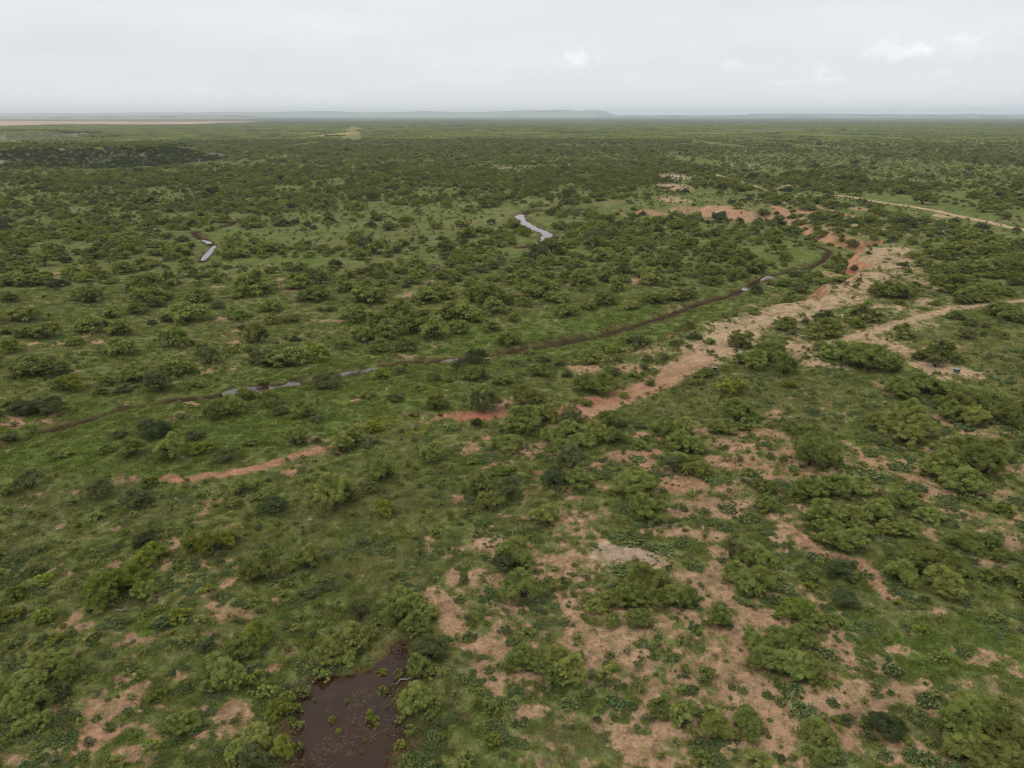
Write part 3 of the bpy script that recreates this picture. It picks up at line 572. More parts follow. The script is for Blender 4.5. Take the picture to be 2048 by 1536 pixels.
# ------------------------------------------------------------------ far hills, built at their true distance
def hills(name, dist, prof, depth, seed):
    m = mat('distant_hill_scrub', (.115, .12, .075), .95, nscale=.004, amt=.3); xs = []; V = []
    px0, px1 = prof[0][0], prof[-1][0]; n = int((px1 - px0) / 3); K = 9
    for i in range(n + 1):
        px = px0 + (px1 - px0) * i / n; py = float(np.interp(px, [p[0] for p in prof], [p[1] for p in prof]))
        h = max(0, CH + (231.0 - py) * dist / F / math.cos(PITCH) * .94) if py < 232.5 else 0
        X = (px - 1024) / F * dist / math.cos(PITCH) * .94
        for k in range(K):
            t = k / (K - 1); s = [0, .28, .62, .9, 1, .97, .8, .4, 0][k]
            yy = dist + (t - .5) * depth + (float(fbm(A([X]), A([k * 900.]), dist * .05, 3, seed)[0]) - .5) * depth * .5
            V.append((X, yy, -15 + (h + 15) * s * (1 + .12 * (float(fbm(A([X]), A([k * 700.]), dist * .03, 3, seed + 1)[0]) - .5) * (0 if s == 1 else 1))))
    Fq = np.array([[i * K + k, (i + 1) * K + k, (i + 1) * K + k + 1, i * K + k + 1] for i in range(n) for k in range(K - 1)])
    tag(link(name, mesh_np(name, V, [Fq], [m])), kind='structure')
hills('hills', 24000, [(-260, 230.5), (-40, 228), (40, 226.5), (140, 226), (220, 227), (330, 225.5), (440, 225.5), (480, 224.2), (560, 225), (640, 223.5), (690, 223), (740, 225.5), (790, 225), (870, 223.5), (940, 225), (985, 224),
                       (1030, 222.3), (1090, 222.2), (1125, 221), (1143, 222.6), (1152, 223.4), (1165, 221.2), (1182, 221), (1198, 223), (1208, 228), (1222, 229.6), (1260, 230), (1330, 232)], 3200, 3)
hills('hills', 15000, [(-260, 232), (60, 231.8), (300, 231), (420, 230), (500, 230.2), (530, 232), (600, 233)], 1600, 9)
hills('hills', 19000, [(1240, 232), (1310, 230), (1400, 230.4), (1470, 230), (1486, 227.6), (1560, 227.4), (1640, 228), (1720, 228.4), (1800, 228.8), (1840, 229.4), (1880, 227.6), (1900, 229), (1980, 229), (2060, 228.6), (2300, 230)], 2400, 15)

# ------------------------------------------------------------------ plant prototypes
def H_(o, k): return o / k
PR = {}                                    # kind -> level -> list of (crown, trunk, base width)
SPEC = {'n': (F_N, [(101, 1.0, 0), (102, .92, .1), (103, 1.08, .15), (104, .85, 0)], 0), 'b': (F_B, [(111, 1.0, 0), (112, 1.12, .1)], 0), 'd': (F_D, [(121, 1.0, 0), (122, .85, 0)], 0),
        's': (F_S, [(131, 1.0, .75), (132, 1.15, .9), (133, .9, .6)], .75), 'g': (F_G, [(141, .8, .2)], .2)}
for k, (fm, vs, gp) in SPEC.items():
    PR[k] = {0: [], 1: [], 2: [], 3: []}
    for sd, hh, gap in vs:
        dn = 1 - .5 * gap
        PR[k][0].append(mesquite(sd, 5, 3.1 * hh, int(125 * (1 - .3 * gap)), int(17500 * dn), .080, fm, gap=gap, low=.10 + .22 * gap) + (5,))
        PR[k][1].append(mesquite(sd + 500, 5, 3.0 * hh, int(110 * (1 - .3 * gap)), int(5600 * dn), .135, fm, gap=gap, low=.05 + .2 * gap, dz=1.1, upb=1.2) + (5,))
        PR[k][2].append(mesquite(sd + 600, 1.6, 1.05 * hh, 40, int(1300 * dn), .060, fm, gap=gap, low=.08) + (1.6,))
        if k in 'nd': PR[k][3].append(mesquite(sd + 700, 5, 2.9 * hh, 44, 700, .28, fm, gap=0, twigs=False, upb=1.9, low=.04, dz=1.1) + (5,))
def pear(seed, R, n):
    r = np.random.default_rng(seed); V = []; Fq = []; T = []; off = 0; K = 8
    for _ in range(n):
        a = r.uniform(0, 6.28); q = R * math.sqrt(r.uniform()); lv = r.integers(0, 3); s = r.uniform(.065, .11)
        c = A((q * math.cos(a), q * math.sin(a), s * (.8 + lv * 1.25)))
        u = r.normal(size=3) * (1, 1, .35); u /= np.linalg.norm(u); up = A((0, 0, 1)) + r.normal(size=3) * .45; up -= u * up.dot(u); up /= np.linalg.norm(up); nn = np.cross(u, up)
        ring = [c + (u * math.cos(t) * .8 + up * math.sin(t) * 1.15) * s for t in np.linspace(0, 2 * math.pi, K + 1)[:-1]]
        V += ring + [p + nn * .025 for p in ring]
        for j in range(K): j1 = (j + 1) % K; Fq.append([off + j, off + j1, off + K + j1, off + K + j])
        for b in (off, off + K): Fq += [[b, b + 1, b + 2, b + 3], [b, b + 3, b + 4, b + 7], [b + 4, b + 5, b + 6, b + 7]]
        T += [r.uniform()] * (2 * K); off += 2 * K
    return mesh_np('prickly_pear', A(V), [np.array(Fq)], [F_P], tint=T)
PEARS = [pear(s, .62, 120) for s in (1, 2, 3)]
def tuft(name, seed, n, R, H, size, asp, fm, up=.3):
    r = np.random.default_rng(seed); a = r.uniform(0, 6.28, n); q = R * np.sqrt(r.uniform(size=n)); z = H * r.uniform(.05, 1, n) * (1 - .5 * (q / R) ** 2)
    C = np.stack([q * np.cos(a), q * np.sin(a), z], 1); Nn = r.normal(size=(n, 3)) + (0, 0, up); V, Fq = leaves(C, Nn, size, asp, r)
    V[:, 2] = np.maximum(V[:, 2], -.05); return mesh_np(name, V, [Fq], [fm], tint=np.repeat(np.clip(r.normal(.5, .25, n), 0, 1), 4))

# ------------------------------------------------------------------ the plants read off the photograph: tile origin, then cx cy w h kind
TILES = [((0, 550), """50 30 130 60;180 20 160 50;330 40 110 60 d;55 120 110 90;520 110 170 100;800 50 150 110;860 110 200 80;960 120 80 60 d;150 220 210 90;540 130 100 60;660 205 130 110;800 190 150 80;910 160 110 60 d;1165 120 170 70;1140 150 90 40 d;
1270 165 100 70 s;1480 45 250 80;1590 170 160 80;1380 220 130 90;1850 100 200 80;1760 50 130 70;2010 70 90 60;1940 190 80 50;1090 215 250 110;970 245 100 50 d;890 270 80 40 d;40 320 90 120;130 320 140 110;270 320 180 110;430 370 120 90;540 285 210 80;
705 310 180 100;60 410 130 90 b;700 415 180 120;1000 350 180 150;1180 410 70 40 d;1500 335 160 120;1590 260 100 60;1710 235 110 80;1720 360 70 60 d;1410 300 50 30 d;2020 230 60 100;1800 340 60 40;1220 475 180 110 s;230 530 260 110;90 560 150 90;
800 570 200 100;1010 530 230 140;1540 480 200 110 s;1680 470 240 140;1850 450 150 110 b;2000 380 120 110;1380 420 110 40;1460 420 100 50;620 590 140 110;400 640 170 110 b;720 650 130 90 s;580 670 110 80;920 630 220 110 s;1130 620 120 100;250 760 220 100 d;
120 780 180 90 d;20 740 90 100;1250 790 150 110;1360 760 160 120;1430 690 130 90 b;1560 720 140 110;1780 770 160 120;1640 780 110 80 s;1850 820 100 80 s;890 890 230 130 d;610 1000 100 90;770 1000 170 120;1000 1010 190 150;1180 990 140 110 b;
1130 920 120 80 s;700 920 100 70 s;1340 1040 160 90 s;1470 960 100 90 s;1730 940 160 120;1900 610 200 70 s;1860 730 60 60;2000 980 150 160;170 1200 180 120 s;580 1240 190 120 s;800 1290 200 140 s;50 1250 120 100;380 1030 110 50;870 1200 120 60 b;
1400 1220 160 120;1550 1250 140 130;1600 1340 200 100 d;1950 1270 240 220;1370 1310 100 80;560 1390 100 80;1000 1350 80 60;30 1370 90 60;300 1030 60 40;80 870 60 40 g;180 890 70 50 g;50 930 90 40 d;1060 810 80 60 s;1120 390 60 30 d;1930 640 90 60 s;1540 610 80 60;430 1310 90 60;250 1400 90 50;1160 1270 90 60;1250 1330 70 50"""),
 ((680, 550), """20 60 80 90;190 90 220 110;500 120 170 90;340 180 200 100;600 90 150 90;850 100 250 100;950 130 150 80;1150 70 220 90;1420 20 150 50;1300 130 150 80;1340 190 130 80;1460 160 120 80;1560 130 140 90;1700 160 130 80;1850 130 140 70;
1980 110 130 80;1820 20 150 50;1080 150 120 60;90 220 180 90;210 260 170 90;260 320 180 110;130 330 150 110;390 280 170 140;480 250 200 130;560 310 180 140;640 200 200 100;740 210 170 120;700 300 140 120;830 250 110 60;900 180 180 80;1020 240 90 70 b;
880 300 130 70;380 400 150 100;230 400 150 90;980 370 160 60;1320 200 160 60;810 460 140 110 d;700 530 130 90 s;780 570 170 90;960 600 130 90;1180 550 170 100;1020 510 100 60 s;1200 480 90 50 d;1290 510 80 60 d;1450 480 160 70;1600 410 100 80 b;
1740 390 170 100 s;1620 480 80 60 s;1500 620 260 130;1600 550 100 70 s;1780 540 70 40 s;1820 620 80 40;1720 575 80 35;1330 580 70 40 d;1660 690 70 60 b;1800 490 80 50 s;1900 490 50 40 d;1960 395 70 60 s;350 540 100 80 s;550 590 110 70 s;240 570 130 50 b;
320 700 110 100 s;160 690 100 70;560 740 140 110;840 730 190 150 s;1100 720 210 140;1080 840 260 130;1200 800 160 120;1350 820 160 110 s;1570 840 150 110;800 860 90 50 d;1440 740 90 50;1650 860 90 60 s;1760 870 90 110 s;970 970 200 120;1260 930 180 130;
1350 900 160 100;1500 910 170 120;1600 940 150 140;1300 1000 180 120;1430 960 180 110;1920 880 200 130;1990 970 180 130;1750 980 120 50;80 930 150 120;170 940 130 140 s;200 880 120 60 b;30 1000 80 90 b;540 1040 150 140;230 1130 190 150;40 1260 160 220;
160 1230 120 160 s;250 1370 150 120 b;970 1130 100 90 b;1350 1090 220 200 s;1250 1180 170 160 d;1390 1190 200 110;800 1230 190 160;870 1320 180 140;1000 1240 170 140 s;1200 1400 200 110;1030 1430 90 60 b;1730 1220 290 190;1800 1360 270 190;1960 1120 180 110 s;
2020 1160 80 90;1740 1070 120 60 p;1600 1100 70 40 p;1300 1260 60 60;1240 1290 60 50;780 1080 90 50;1830 1060 60 40;450 660 80 40;640 610 70 40;430 800 80 40;640 880 90 40;1110 440 80 50;640 1110 80 50;560 1290 70 40 p;330 1290 70 40"""),
 ((1348, 550), """90 110 110 60;490 85 80 50 d;680 130 110 60;470 210 90 50;90 290 90 60;125 345 90 70 d;215 390 70 40;215 450 60 50;90 410 60 60 s;40 390 50 40;1220 80 150 90;1310 85 170 100;1390 60 110 80;1560 20 120 50;1660 50 200 90;1780 80 200 100;
1720 110 180 90;1840 90 150 80;1960 90 90 50;1700 140 120 60;660 280 150 90;880 250 150 110 d;900 300 200 130;840 330 130 80;1040 230 140 90;1110 220 160 110;1190 240 120 80;1070 270 120 70;700 330 70 40 s;1340 325 150 90;1660 225 120 80;1940 200 200 110;
1980 240 150 80;1860 210 100 60;1720 340 130 80 s;1740 275 100 50 s;1930 340 90 60;1320 155 70 30 b;1540 160 70 40 b;400 375 180 60;600 400 130 60;480 500 150 110;400 480 120 90;560 450 200 120;650 520 160 120;680 620 110 70 b;190 560 110 80;130 600 100 70;
350 650 180 100 b;870 400 130 90;980 440 200 120;1080 420 180 100;1100 490 230 120;1190 450 150 100;1280 520 150 120;1470 450 150 110;1580 430 170 110;1540 500 130 90 s;1650 470 120 90;1540 570 60 25 p;1330 650 200 120;1470 640 200 120;1600 660 180 100;
1560 720 120 60;1680 740 250 130;1850 740 260 150;1960 800 200 150;1760 820 220 120;1640 800 170 110;1350 690 80 40;2020 860 80 80;1250 850 220 150;1400 800 200 130;1340 920 240 140;1450 880 180 130;1230 950 120 110 s;380 800 200 130;290 880 190 120;
430 860 130 100;780 920 200 120;830 980 230 150;900 1070 200 150;790 1060 180 140;700 880 120 70;1700 1010 280 170;1600 1090 280 180;1800 1100 250 180;1880 1020 180 130;1540 1150 200 130;1700 1200 260 130;50 900 150 130;100 1000 170 120;130 1120 200 130;
30 1050 120 120;290 1000 80 50 p;530 990 80 40 p;380 1080 70 50;500 1045 50 30 p;440 1160 90 50;540 1240 160 100;110 1280 90 60;270 1290 60 40;600 1160 60 30 b;310 1080 80 40 s;800 1260 240 130;950 1230 200 140;1060 1220 230 140;700 1290 100 90;
550 1340 160 110;880 1390 250 130;1040 1400 200 130;1200 1380 220 110;1330 1320 200 100;1500 1400 170 110;1930 1360 110 80 b;440 1420 150 60 p;320 1370 120 60 p;1140 1150 150 50 p;1320 1110 150 80 p;1070 1120 70 40 p;1150 1040 100 40 p;640 1080 70 30 p;
700 1140 80 40 p;1380 860 70 40;640 380 60 40;30 300 80 50;300 240 60 30;1600 1300 120 60 p;1750 1300 130 60 p;1420 1230 140 60 p;230 1210 110 50 p;60 1370 70 40 p;820 1180 60 40 p;1700 880 120 40 p;1900 980 120 40 p;300 540 70 40;820 790 80 40 g"""),
 ((0, 1036), """850 120 170 80 d;1120 150 160 120 b;1230 160 200 150 b;1320 120 160 120 b;880 200 200 130 b;830 250 160 120 b;740 360 280 160 b;600 430 220 180 b;850 420 160 150;560 510 140 110;1530 280 240 270;1800 230 190 160;1220 410 90 70 b;1930 340 70 40;
250 345 140 80 b;200 290 120 60 s;240 570 140 80 b;250 160 90 60 s;120 230 90 50 d;950 610 140 100 d;930 530 90 60 b;1050 560 130 120 b;320 710 130 80 b;550 690 90 50 d;1100 720 130 90;1480 500 80 60 b;1500 680 200 130 b;1420 760 220 140;1200 740 120 110 s;
1320 920 240 130;1280 850 180 90;1230 980 130 90;1500 940 140 110 b;1560 1000 140 110;1680 1050 130 100 b;1640 1110 150 110 b;350 820 180 130;400 880 180 160;250 830 200 140;150 950 220 150;100 1080 200 180;220 1050 180 180;350 980 150 150 d;
250 1160 150 130;150 1190 180 120;40 1290 80 150 b;1050 1190 220 120;1120 1150 140 110;520 1290 90 50 g;740 1120 80 50 g;320 1400 100 50 g;1510 1270 200 150;1400 1350 160 120;1650 1350 160 150 b;1480 1400 220 130 s;1960 740 200 180;1900 800 200 150;
700 150 70 60 s;560 180 70 50;80 430 130 60 b;60 560 130 50 b;400 380 100 50;1650 450 80 50;1820 430 130 70 g;1380 600 80 60;60 740 110 60;240 480 70 50;1080 880 70 40 d;640 1210 90 50 p;560 1160 70 50 p;400 1280 110 60 p;1370 1180 60 40 p;1300 1180 40 30 g;430 1140 80 60 p;950 1010 90 50 b;1000 900 60 50 g;1100 1000 100 60 p;730 600 80 50 g;1240 1120 80 40 p;880 1330 140 70 b;700 1400 120 60;840 780 70 40;1770 1000 110 80;1725 1100 100 80 b;1745 1190 90 70;1740 1330 100 80 b;1880 905 120 60;1700 1170 80 60 b"""),
 ((680, 1036), """1010 180 230 180;980 240 200 110 d;1060 400 240 190;1110 300 100 60;370 440 150 110;290 470 130 110;420 500 190 140;320 560 160 140;430 620 200 150;500 540 170 130;110 550 170 140 s;60 700 200 200;150 680 150 150;40 800 140 120;530 760 220 170 s;
460 860 150 130;540 900 130 90;440 1040 230 140;560 1080 120 110;680 700 90 70;1800 370 280 150;1700 440 240 150;1580 470 180 130;1500 510 150 100;1850 450 200 140;1960 470 180 140;1590 590 130 110;1740 590 180 130;1440 470 100 60;1070 800 220 150;
1020 830 150 110;1250 790 200 130;1350 880 220 180;1250 920 180 140;1400 820 120 110;1170 850 150 110;1560 890 110 120;1480 920 60 60 p;1100 660 110 80;1260 400 90 50 b;1310 360 70 40 d;1400 690 80 50;1680 780 60 60 s;1760 830 70 90 s;900 1290 110 80 b;
1500 1180 60 60 d;880 1090 120 70;1870 1110 160 130;1980 1140 150 140;1580 800 80 50 p;1600 1050 110 90 p;1560 960 90 50 p;1340 1090 120 70 p;1840 800 70 60 p;1860 690 60 90 p;730 350 80 110 g;250 990 90 60 b;180 1150 90 90 b;1650 300 150 40 p;1680 105 200 40 p;
1900 180 150 70 p;350 590 70 60 p;880 430 90 50 p;1250 290 60 40;960 250 60 40 p;1040 990 60 50 p;870 880 80 50 p;760 690 100 60 p;700 480 80 50 p;1950 820 90 60 p;560 1270 110 70 p;620 900 80 60;1700 1100 90 50 p;1990 1010 90 60;1000 720 90 50 p;820 1000 80 50;470 200 90 50;300 340 90 60 b;130 130 100 50 g;560 80 90 50;220 610 80 60;375 1135 120 80;415 1240 100 70;350 1330 90 70 b;395 1420 120 80;350 900 90 90;250 880 80 50 b"""),
 ((1348, 1036), """60 470 180 170;270 590 180 140;350 200 150 120 s;420 220 200 140;520 250 180 140;380 330 200 140;500 350 220 160;430 400 200 110;590 340 100 100;950 130 220 130;1040 140 220 150;900 60 200 100;1100 60 160 100;1250 50 150 100;1350 60 160 100;
1330 300 200 160;1390 250 180 130;1500 240 250 160;1600 240 200 140;1580 360 250 180;1700 300 120 120;1700 120 220 100;1850 130 150 90;1920 200 140 110;990 300 200 110 d;1030 330 130 90;790 340 120 70;790 390 80 60 b;1000 460 180 130 g;720 540 240 160 b;
800 590 200 130;940 580 130 110;480 740 200 160;620 720 220 160;730 700 220 160;560 830 220 170;700 850 280 200;820 860 200 180;450 850 130 100;440 650 80 50;210 910 110 90 b;60 880 90 80;90 1000 100 60 d;1230 1200 240 150 d;1120 1210 110 80 b;1360 1290 90 60 b;
850 1270 200 170;820 1340 160 100;880 1390 180 120;1750 1120 300 200;1650 1200 250 220;1850 1150 300 220;1950 1250 240 250;1700 1330 280 220;1850 1380 280 200;1980 1400 200 180;80 1120 160 100;40 1180 140 120;230 1150 140 130;240 1230 220 120;420 1170 200 130;
440 1250 160 110;530 1240 60 60 g;470 1400 150 110;630 1410 70 70 d;170 1430 150 70;1450 640 110 90 b;50 150 110 50 p;300 60 100 50 p;130 270 120 110 p;430 500 80 50 p;580 480 100 60 p;660 400 120 80 p;830 240 120 50 p;900 770 120 120 p;1190 1020 80 60 p;
1270 1015 60 40 p;1480 1060 150 60 p;1400 1120 100 80 p;1430 1180 120 80 p;700 1010 160 60 p;550 1030 80 60 p;620 1080 80 50 p;760 1120 180 60 p;930 1080 90 50 p;400 1010 70 50 p;1400 1390 150 60 p;1500 1420 150 60 p;1240 1390 110 60 p;340 990 60 40 p;
1150 530 100 60;1720 430 90 60 p;1850 330 120 60;1300 420 110 50 p;600 560 60 40 g;1880 560 110 60;1000 1180 110 60 p;1700 780 100 60 p;1280 880 140 60 p;1560 800 110 60;1940 1080 110 70;320 640 70 50 p;120 640 90 50 p;1130 330 100 50 p;700 450 80 50 p""")]
TILES4 = [((0, 340), """570 785 150 110 b;390 480 20 10;1180 880 220 160;1100 970 180 90;740 800 180 110;820 810 150 90;490 670 110 90 s;60 780 140 90;1500 800 200 110;1480 720 150 70;1380 670 150 110;1120 740 180 110;980 770 200 90;1200 720 160 100;950 660 190 90;730 660 200 100;350 720 180 90;
 440 905 100 80 d;300 870 200 100;100 860 220 100;1580 910 90 60;1600 990 200 100;1940 920 180 110;1340 990 120 80;60 1000 150 80;700 985 220 100;1720 745 110 60;1940 765 90 80;110 660 200 100;100 590 160 100;530 480 120 90;400 320 130 70;700 335 90 70;1190 420 120 80;1530 410 150 80;1620 400 110 70 b;480 20 90 40;1920 990 150 60"""),
 ((512, 340), """310 410 90 55 d;580 400 110 60 d;460 450 70 50 d;380 470 70 30;920 425 100 65 d;1185 435 90 55;800 275 160 60;420 270 110 45;580 250 130 50;1200 375 130 60;1290 335 90 45;1450 440 120 55;800 510 140 60;800 345 70 30;1220 225 80 40;740 185 90 50;570 155 110 40;370 165 100 60;
 130 195 100 45;1640 420 130 70;1700 310 100 50;1830 260 160 60;1520 270 120 60;1840 130 120 50;1750 185 110 40;1690 650 170 120;1910 660 180 100;1660 790 170 100;1880 840 140 100;1480 820 130 110;1230 870 160 90;1150 790 140 80;990 820 160 90;830 790 120 80;350 790 150 90 d;130 790 130 80;
 370 870 130 80 b;300 910 180 80;100 900 160 90;460 980 220 80;700 930 160 100;1000 930 150 110;900 990 300 110;1400 960 180 130;1330 1000 180 90;1840 970 300 130;1900 760 130 60;1720 890 130 60;50 660 110 80 b;260 770 100 60;1560 740 130 80;1520 680 140 70 s;880 900 120 60;850 860 90 60 s;580 630 120 80;500 620 110 110 s;1500 450 20 10"""),
 ((1024, 340), """100 800 180 120;280 740 200 120;250 930 300 120;180 960 200 80;560 860 220 130;890 790 140 90 d;1010 740 160 90;1120 840 200 100;1300 850 80 60;880 710 150 100;1590 860 170 110;740 830 90 60;740 980 140 90 s;830 920 150 100;560 930 110 80;430 580 180 90;330 570 140 80 s;240 670 110 80 b;
 650 590 200 90;700 680 190 110;1050 600 200 90;1110 570 120 80;1280 600 150 80;1500 640 120 70;1690 660 180 80;1560 720 200 80;800 500 160 100;930 520 110 80;1200 500 110 80 s;1320 430 180 90;1660 380 160 80 d;1300 370 120 50;1480 360 110 60;1820 400 90 60;1960 420 120 70;340 1000 200 70;1340 990 200 110;1150 1010 150 60;1440 960 110 90 s;1660 860 100 80;1960 940 110 80 d;1960 560 110 60"""),
 ((1536, 340), """1160 670 150 90;1250 730 190 100;1330 660 200 90;1480 680 180 90;1400 800 220 90;1560 780 200 90;1720 770 200 90;1850 750 180 80;1380 860 180 80;1520 880 200 100;1640 880 220 110;1780 930 200 120;1600 990 220 100;1740 1000 200 90;1940 970 100 80;1640 540 180 90;1500 560 200 90;1800 570 160 90;
 1450 620 160 80;1600 630 200 80;1760 640 180 70;1850 650 120 60;2000 610 100 80;750 250 110 80 s;970 565 60 40 d;860 595 50 30 g;690 785 90 70 s;580 840 130 110;140 690 110 90 b;700 610 90 60 s;1160 570 100 60;480 750 100 80;560 700 140 100;260 920 160 110 s;180 1000 150 70;600 750 120 80;940 930 200 130;1050 960 230 140;
 1130 960 200 130;1180 900 100 70;480 175 110 70 s;800 655 60 60 s;680 530 110 70;790 490 110 70;560 470 130 90;430 500 120 80;1340 490 110 60;1720 460 130 80 s;1700 440 90 70 s;1990 470 90 100 s;1240 60 60 40;1800 270 160 80;1900 370 130 60;2000 120 120 60;1050 150 140 80;1250 230 180 90;1730 300 130 70;700 170 140 60;
 520 270 160 90 s;330 290 130 70;860 330 120 60;1100 420 180 90 s;1250 400 160 90 s;1380 440 140 80 s;1000 470 110 60;1130 800 60 40 g;1050 850 50 40 s;820 950 70 50 s;740 860 60 50 s;530 900 50 30 s;430 880 70 50 s;250 870 60 50 s;60 480 130 80;200 470 140 80;1040 360 130 80;930 340 110 60""")]
HAND = []; PEAR = []
def read_tiles():
    for T, sc in ((TILES, 700 / 2048), (TILES4, .25)):
        for (ox, oy), txt in T:
            for e in txt.replace('\n', '').split(';'):
                q = e.split()
                if not q: continue
                k = q[4] if len(q) > 4 else 'n'; px, py, w, h = ox + float(q[0]) * sc, oy + float(q[1]) * sc, float(q[2]) * sc, float(q[3]) * sc
                if w < 6: continue
                d = ray(px, py); g = unproj(px, py); S = F / (math.hypot(g[1] * math.cos(PITCH) + CH * math.sin(PITCH), 0)); W = w / S
                el = -math.asin(d[2] / np.linalg.norm(d)); hh = math.sqrt(max((h / S) ** 2 - (W * math.sin(el)) ** 2, 0)) / math.cos(el)
                Hh = min(max(hh, (.30 if k == 'p' else .50) * W), .74 * W); X, Y = unproj(px, py, Hh * .45)
                (PEAR if k == 'p' else HAND).append(dict(x=X, y=Y, W=W, H=Hh, k=k, px=px, py=py, app=w))
read_tiles()
# ------------------------------------------------------------------ scrub that goes on to the horizon (density follows the clearings in the photo)
OPEN = [(760, 440, 240, 34, .15), (700, 470, 200, 20, .2), (900, 420, 90, 16, .3), (430, 470, 26, 26, .02), (420, 500, 20, 14, .1), (1570, 510, 75, 26, .02), (1640, 560, 60, 26, .05), (1480, 600, 90, 20, .1), (1350, 640, 120, 20, .1), (1330, 415, 60, 10, .12), (1345, 385, 60, 10, .25),
        (1450, 420, 80, 6, .2), (1360, 358, 60, 12, .3), (1800, 510, 70, 40, .03), (1780, 560, 90, 50, .02), (1900, 430, 220, 16, .22), (1760, 395, 120, 8, .15), (1700, 330, 200, 26, .45), (1900, 340, 200, 40, .5), (1600, 300, 200, 20, .5), (1850, 290, 250, 18, .42), (1250, 290, 160, 5, .5), (1480, 335, 90, 12, .35),
        (170, 425, 40, 8, .3), (60, 440, 60, 10, .4), (300, 560, 300, 40, .4), (140, 327, 26, 4, .2), (150, 295.5, 190, 2.2, .15), (1380, 320, 40, 14, .12), (1050, 500, 60, 8, .4), (1150, 500, 90, 8, .5), (1000, 335, 80, 5, .4), (680, 268, 28, 6, .05), (704, 275, 9, 22, .02), (1415, 285, 24, 9, .1), (1595, 290, 30, 10, .3),
        (560, 375, 60, 6, .5), (930, 290, 200, 3, .4), (1150, 330, 100, 3, .5), (700, 520, 90, 6, .4)]
OPW = [px_blob(*o[:4]) + (o[4],) for o in OPEN]
ROADW = [unproj(*p) for p in ((1672, 392), (1749, 402), (1874, 422), (1949, 440), (2024, 456), (2150, 482))]
def density(x, y):
    r = np.hypot(x, y)
    d = ss(.30, .55, fbm(x, y, 26, 3, 201, .6) * .65 + .35 * fbm(x, y, 140, 3, 203)) * .95
    for X, Y, a, b, v in OPW:
        m = (np.abs(x - X) < a * 1.5) & (np.abs(y - Y) < b * 1.5)
        if m.any():
            q = np.sqrt(((x[m] - X) / a) ** 2 + ((y[m] - Y) / b) ** 2) + (fbm(x[m], y[m], 15, 2, 205) - .5) * .4; k = ss(1.15, .85, q); d[m] = d[m] * (1 - k) + d[m] * v * k
    _, _, dc, _, _, raw = cover(x, y)
    sc = (r > 640) & (r < 800) & (x < -270) & (base_h(x, y) > 1); hh = base_h(x, y); d = np.where(sc, np.maximum(d, .9 * (fbm(x, y, 9, 2, 207) > .30)), d); d = np.where((hh > 13.6) & (r < 1000), np.maximum(d, .5), d)
    dr, _, _ = segdist(x, y, ROADW); d = d * np.where(r > 250, ss(2.0, 3.4, dc), ss(1.8, 3.2, dc)) * ss(.72, .5, raw) * ss(19, 25, dr)
    return d
def framed(x, y, z=0):
    c, s = math.cos(PITCH), math.sin(PITCH); dz = z - CH; dep = y * c - dz * s; up = y * s + dz * c
    dep = np.maximum(dep, .1); return 1024 + F * x / dep, 768 - F * up / dep
def jgrid(r0, r1, cell, half=44, seed=1):
    g = np.random.default_rng(seed); R = r1; xs = np.arange(-R * math.sin(math.radians(half)), R * math.sin(math.radians(half)), cell); ys = np.arange(0, R, cell)
    x, y = np.meshgrid(xs, ys); x = x.ravel(); y = y.ravel(); x = x + g.uniform(-.5, .5, len(x)) * cell; y = y + g.uniform(-.5, .5, len(y)) * cell
    r = np.hypot(x, y); a = np.degrees(np.abs(np.arctan2(x, y))); m = (r > r0) & (r < r1) & (a < half); return x[m], y[m]
def auto(r0, r1, cell, seed, Wm):
    x, y = jgrid(r0, r1, cell, 53 if r0 < 100 else 44, seed); g = np.random.default_rng(seed + 5)
    z = base_h(x, y); px, py = framed(x, y, z); infr = (px > -8) & (px < 2056) & (py < 1900)
    keep = (g.uniform(size=len(x)) < density(x, y)) & ~(infr & (py > 574))
    x, y = x[keep], y[keep]; W = np.clip(g.lognormal(math.log(Wm), .40, len(x)), 1.5, 9.5)
    if r0 < 700:
        hx = A([h['x'] for h in HAND]); hy = A([h['y'] for h in HAND]); hw = A([h['W'] for h in HAND]); ok = np.ones(len(x), bool)
        for i in range(0, len(x), 2000):
            d = np.hypot(x[i:i + 2000, None] - hx, y[i:i + 2000, None] - hy); ok[i:i + 2000] = ~(d < (hw * .42 + W[i:i + 2000, None] * .42)).any(1)
        x, y, W = x[ok], y[ok], W[ok]
    return x, y, W
